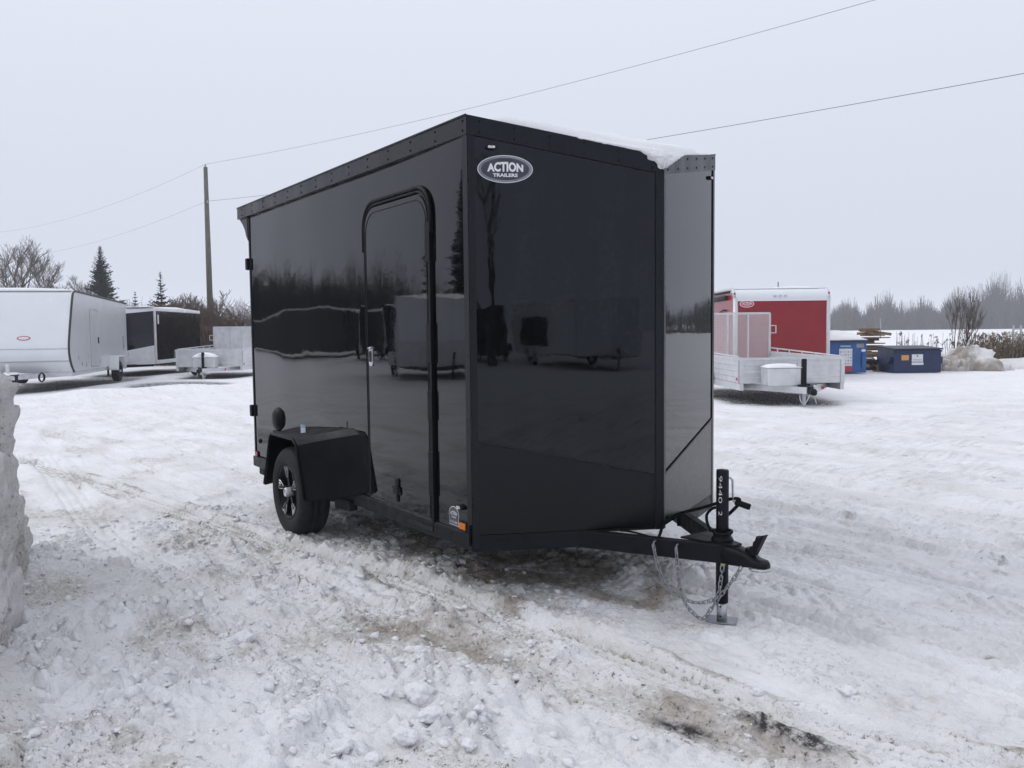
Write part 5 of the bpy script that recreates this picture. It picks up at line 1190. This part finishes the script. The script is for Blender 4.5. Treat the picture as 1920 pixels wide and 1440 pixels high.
def conifer(name, label, p, seed, h, w_, m='needle', gap=.12, sparse_top=0.0, group=None):
    NS = .6 + h * .07
    rg = random.Random(seed); t = thing(name, label, 'tree', p, 0, group)
    b = MB(); b.tube([(0, 0, -.1), (0, 0, h * .5), (0, 0, h)], [h * .016, h * .010, .015], 8); b.build('trunk', 'bark', t, True)
    c_ = MB(); z = h * .06
    while z < h * .985:
        f_ = 1 - z / h; L_ = w_ * (f_ ** .9) * rg.uniform(.74, 1.15) + .04; nb = 7 if f_ > .25 else 5; a0 = rg.uniform(0, 6.28)
        for k in range(nb):
            a = a0 + 6.283 * k / nb + rg.uniform(-.25, .25); ln = L_ * rg.uniform(.75, 1.15); rise = .35 * (1 - f_) + rg.uniform(-.12, .10)
            if sparse_top and z > h * sparse_top and rg.random() < .7: c_.tube([(0, 0, z), (math.cos(a) * ln * .7, math.sin(a) * ln * .7, z + .1)], .012, 3, False); continue
            n_ = max(4, int(ln / .17)); pr_ = None
            for i in range(n_ + 1):
                s = i / n_; r_ = ln * s; zz = z + r_ * (rise - .30 * f_) + .18 * ln * s * s
                q = Vector((math.cos(a) * r_, math.sin(a) * r_, zz)); wd = NS * (.16 + .16 * ln) * (1 - .55 * s) * (.35 + .65 * min(1, f_ * 3.2))
                for e in range(5):
                    aa = a + rg.uniform(-1.6, 1.6); tip = q + Vector((math.cos(aa) * wd, math.sin(aa) * wd, rg.uniform(-.5, .25) * wd)); sd_ = Vector((-math.sin(aa), math.cos(aa), rg.uniform(-.9, .9))) * wd * .55
                    c_.add([q - sd_ * .6, q + sd_ * .6, tip + sd_ * .25, tip - sd_ * .25], [(0, 1, 2, 3)])
        z += gap * rg.uniform(.7, 1.3) * (.6 + .9 * f_)
    c_.build('crown', m, t)
    return t
plant_bare('deciduous_tree', 'tall twin stemmed bare tree far behind the white trailer', 'tree', site(-49.0, 84), 5, 11.0, .72, trunks=2, depth=5, kids=3, min_r=.011)
plant_bare('deciduous_tree', 'bare tree with dense knobbly crown beside the twin stemmed tree', 'tree', site(-46.5, 83), 15, 9.4, .80, trunks=2, depth=5, kids=3, min_r=.011)
plant_bare('deciduous_tree', 'low wide bare tree leaning towards the big spruce', 'tree', site(-44.2, 82), 23, 7.0, .95, trunks=3, depth=5, kids=3, lean=.25, min_r=.010)
plant_bare('deciduous_tree', 'fine twigged bare tree nearest the big spruce', 'tree', site(-43.0, 86), 33, 7.6, .9, trunks=2, depth=5, kids=3, min_r=.010)
conifer('evergreen_shrub', 'small dark evergreen at the foot of the bare trees', site(-48.3, 80), 3, 5.6, 1.4)
conifer('evergreen_shrub', 'small dark evergreen at the edge of the bare trees', site(-50.6, 80), 4, 5.2, 1.4)
conifer('spruce', 'dark symmetrical spruce behind the white trailer roof', site(-38.8, 80), 7, 9.9, 2.75, gap=.24)
conifer('pine', 'small rounded pine above the black and silver trailer', site(-31.2, 70), 8, 5.0, .9, gap=.3)
conifer('pine', 'pine with a sparse pointed top behind the black and silver trailer', site(-24.9, 60), 9, 5.9, 1.5, gap=.28, sparse_top=.62)
for i, (X, D, h_, lab) in enumerate(((-23.2, 58, 4.3, 'bare shrub with upright twigs right beside the sparse pine'), (-20.6, 55, 3.6, 'bare brown shrub behind the black trailer roof'), (-22.0, 60, 4.6, 'taller bare shrub between the sparse pine and the pole'))):
    plant_bare('shrub', lab, 'shrub', site(X, D), 40 + i, h_, .7, trunks=4, depth=4, kids=4, m=('twig', 'twig'), min_r=.014)
# hedge: one tangled mass
def thicket(n, xr, dr_, hr_, seed, r_):
    rg = random.Random(seed); b = MB()
    for _ in range(n):
        x, y, _z = site(rg.uniform(*xr), rg.uniform(*dr_)); h_ = rg.uniform(*hr_); p = Vector((x, y, 0)); d = Vector((rg.uniform(-.35, .35), rg.uniform(-.35, .35), 1)).normalized()
        pts = [p]
        for i in range(4): d = (d + Vector((rg.uniform(-.25, .25), rg.uniform(-.25, .25), .05))).normalized(); pts.append(pts[-1] + d * h_ / 4)
        b.tube(pts, [r_, r_ * .8, r_ * .65, r_ * .5, r_ * .35], 3, False)
        for k in range(5):
            q = pts[rg.randint(1, 4)]; dd = Vector((rg.uniform(-1, 1), rg.uniform(-1, 1), rg.uniform(.1, 1))).normalized(); b.tube([q, q + dd * h_ * .13, q + dd * h_ * .24 + Vector((0, 0, .05))], [r_ * .5, r_ * .4, r_ * .3], 3, False)
    return b
tag(thicket(3000, (-24, -9), (39.0, 41.5), (1.9, 2.75), 5, .016).build('hedge', 'hedge', None), 'dense brown leafless hedge behind the left utility trailer', 'hedge', kind='stuff')
# bare bush-tree by the heap
plant_bare('bush_tree', 'many stemmed bare bush behind the dirty snow heap', 'bush', site(16.05, 30.2), 66, 2.9, .30, trunks=5, depth=4, kids=3, thick=.5, min_r=.0042)
def weeds(n, xr, dr_, hr_, seed):
    rg = random.Random(seed); b = MB(); hd2 = MB()
    for _ in range(n):
        x, y, _z = site(rg.uniform(*xr), rg.uniform(*dr_)); h_ = rg.uniform(*hr_); q = Vector((x + rg.uniform(-.1, .1), y + rg.uniform(-.1, .1), h_))
        b.tube([(x, y, -.02), q], [.008, .005], 3, False)
        if rg.random() < .30:
            for e in range(5):
                o = Vector((rg.uniform(-.07, .07), rg.uniform(-.07, .07), rg.uniform(-.12, .04))); b.tube([q, q + o], [.012, .008], 3, False)
    return b
tag(weeds(1900, (16.4, 21.5), (29.4, 31.2), (.45, 1.22), 3).build('dry_weeds', 'weed', None), 'tan dry weeds standing along the field edge', 'weeds', kind='stuff')
tag(weeds(70, (13.9, 15.6), (29.6, 30.6), (.8, 1.28), 9).build('dry_weeds', 'seed', None), 'dark dry seed heads behind the navy dumpster', 'weeds', kind='stuff')
# wood beyond the fields
def wood(name, label, spots, seed, hfun, m='bark', wr=.15, stems=60):
    rg = random.Random(seed); b = MB(); V_, F_, o = [], [], 0
    for (x, y) in spots:
        h_ = hfun(x, y) * rg.uniform(.55, 1.12); cw_ = h_ * rg.uniform(.20, .32); mb = MB()
        for k in range(stems):
            a = rg.uniform(0, 6.28); e = rg.random() ** .5; top = h_ * (1 - .42 * e ** 2.2) * rg.uniform(.55, 1.0); rr = cw_ * e
            p1 = Vector((x + math.cos(a) * rr * .35, y + math.sin(a) * rr * .35, top * .42)); p2 = Vector((x + math.cos(a) * rr, y + math.sin(a) * rr, top))
            p0 = Vector((x + rg.uniform(-1.6, 1.6), y + rg.uniform(-1.6, 1.6), -.3)); q = wr * rg.uniform(.5, 1.0)
            mb.tube([p0, p1, p2], [q * 1.5, q, q * .35], 3, False)
            if k % 2: 
                d = Vector((rg.uniform(-1, 1), rg.uniform(-1, 1), rg.uniform(.4, 1.3))).normalized(); mb.tube([p1.lerp(p2, .5), p1.lerp(p2, .5) + d * h_ * .16], [q * .6, q * .2], 3, False)
        b.add(mb.v, mb.f)
    return tag(b.build(name, m, None), label, 'wood', kind='stuff')
rg = random.Random(77); spots = []
for k in range(400):
    D = rg.uniform(300, 345); X = D * rg.uniform(.20, .84); s = site(X, D); spots.append((s[0], s[1]))
def wh(x, y):
    d = Vector((x - CAM[0], y - CAM[1])); X, D = d.dot(RH), d.dot(FH); q = X / D
    return 12.0 + 9.5 * max(0, min(1, (q - .515) / .085)) + 1.6 * math.sin(q * 60) + 2.2 * math.sin(q * 143 + 1)
wood('wood', 'hazy leafless wood along the far edge of the snow field', spots, 5, wh)

# ------------------------------------------------------------------ the row across the lane, seen mirrored in the black panels
vnose('cargo_trailer', 'white V-nose cargo trailer mirrored in the side door of the black trailer', (-18.7, -9.55, 0), R(25), 2.0, 4.2, .55, .42, 2.42, .15, 'white', 'white', 'alu', 'white')
vnose('cargo_trailer', 'black V-nose cargo trailer behind the mirrored white one', (-33.6, -15.9, 0), R(25), 2.1, 4.5, .55, .42, 2.65, .15, 'gloss', 'trim', 'trim', 'trim')
vnose('box_trailer', 'very long black box trailer at the end of the mirrored row', (-44.0, -19.6, 0), R(6), 2.4, 27.0, .3, .40, 2.70, .05, 'rubble', 'rubble', 'rubble', 'white', wheels=False, post_m='rubble')
wb_ = vnose('box_trailer', 'white box trailer across the yard mirrored in the nose of the black trailer', (25.7, -5.0, 0), R(145), 2.5, 8.3, .3, .5, 2.45, .05, 'white', 'white', 'white', 'white', post_m='white')
b = MB(); b.slab(rrect(3.3, 7.0, .85, 1.95, .06), (0, 1.25, 0), (-1, 0, 0), UZ, .001, .02); b.build('side_window', 'pipe', wb_)
vnose('box_trailer', 'black box trailer across the yard mirrored in the nose of the black trailer', (32.0, -12.4, 0), R(160), 2.2, 5.0, .3, .4, 2.4, .05, 'gloss', 'trim', 'trim', 'trim', post_m='trim')
conifer('spruce', 'tall narrow spruce mirrored beside the badge of the black trailer', (-36.5, -19.8, 0), 31, 11.2, 1.7, gap=.16)
plant_bare('deciduous_tree', 'bare tree mirrored in the nose panel of the black trailer', 'tree', (28.3, -10.4, 0), 71, 9.0, .35, depth=4, kids=3)
spots = []; rg = random.Random(5)
for k in range(120):
    a = R(rg.uniform(-170, -154.2)); D = rg.uniform(80, 110); spots.append((D * math.cos(a), D * math.sin(a)))
wood('wood', 'bare wood behind the mirrored row of trailers', spots, 6, lambda x, y: 10.0, wr=.05)
spots = []
for k in range(150):
    a = R(rg.uniform(84, 113)); D = rg.uniform(230, 300); spots.append((D * math.cos(a), D * math.sin(a)))
wood('wood', 'dark wood mirrored in the far nose panel', spots, 7, lambda x, y: 11.5)

# ------------------------------------------------------------------ winter haze
hm = bpy.data.materials.new('winter haze'); hm.use_nodes = True; n = hm.node_tree.nodes; n.clear()
pv = n.new('ShaderNodeVolumePrincipled'); pv.inputs['Color'].default_value = (.94, .96, 1.0, 1); pv.inputs['Density'].default_value = .0008; pv.inputs['Anisotropy'].default_value = 0.0
oo = n.new('ShaderNodeOutputMaterial'); hm.node_tree.links.new(pv.outputs[0], oo.inputs['Volume'])
b = MB(); b.box((0, 0, 13.5), (1720, 1720, 32)); hz_o = b.build('haze', hm); hz_o['kind'] = 'stuff'; hz_o['label'] = 'pale winter haze lying over the fields'
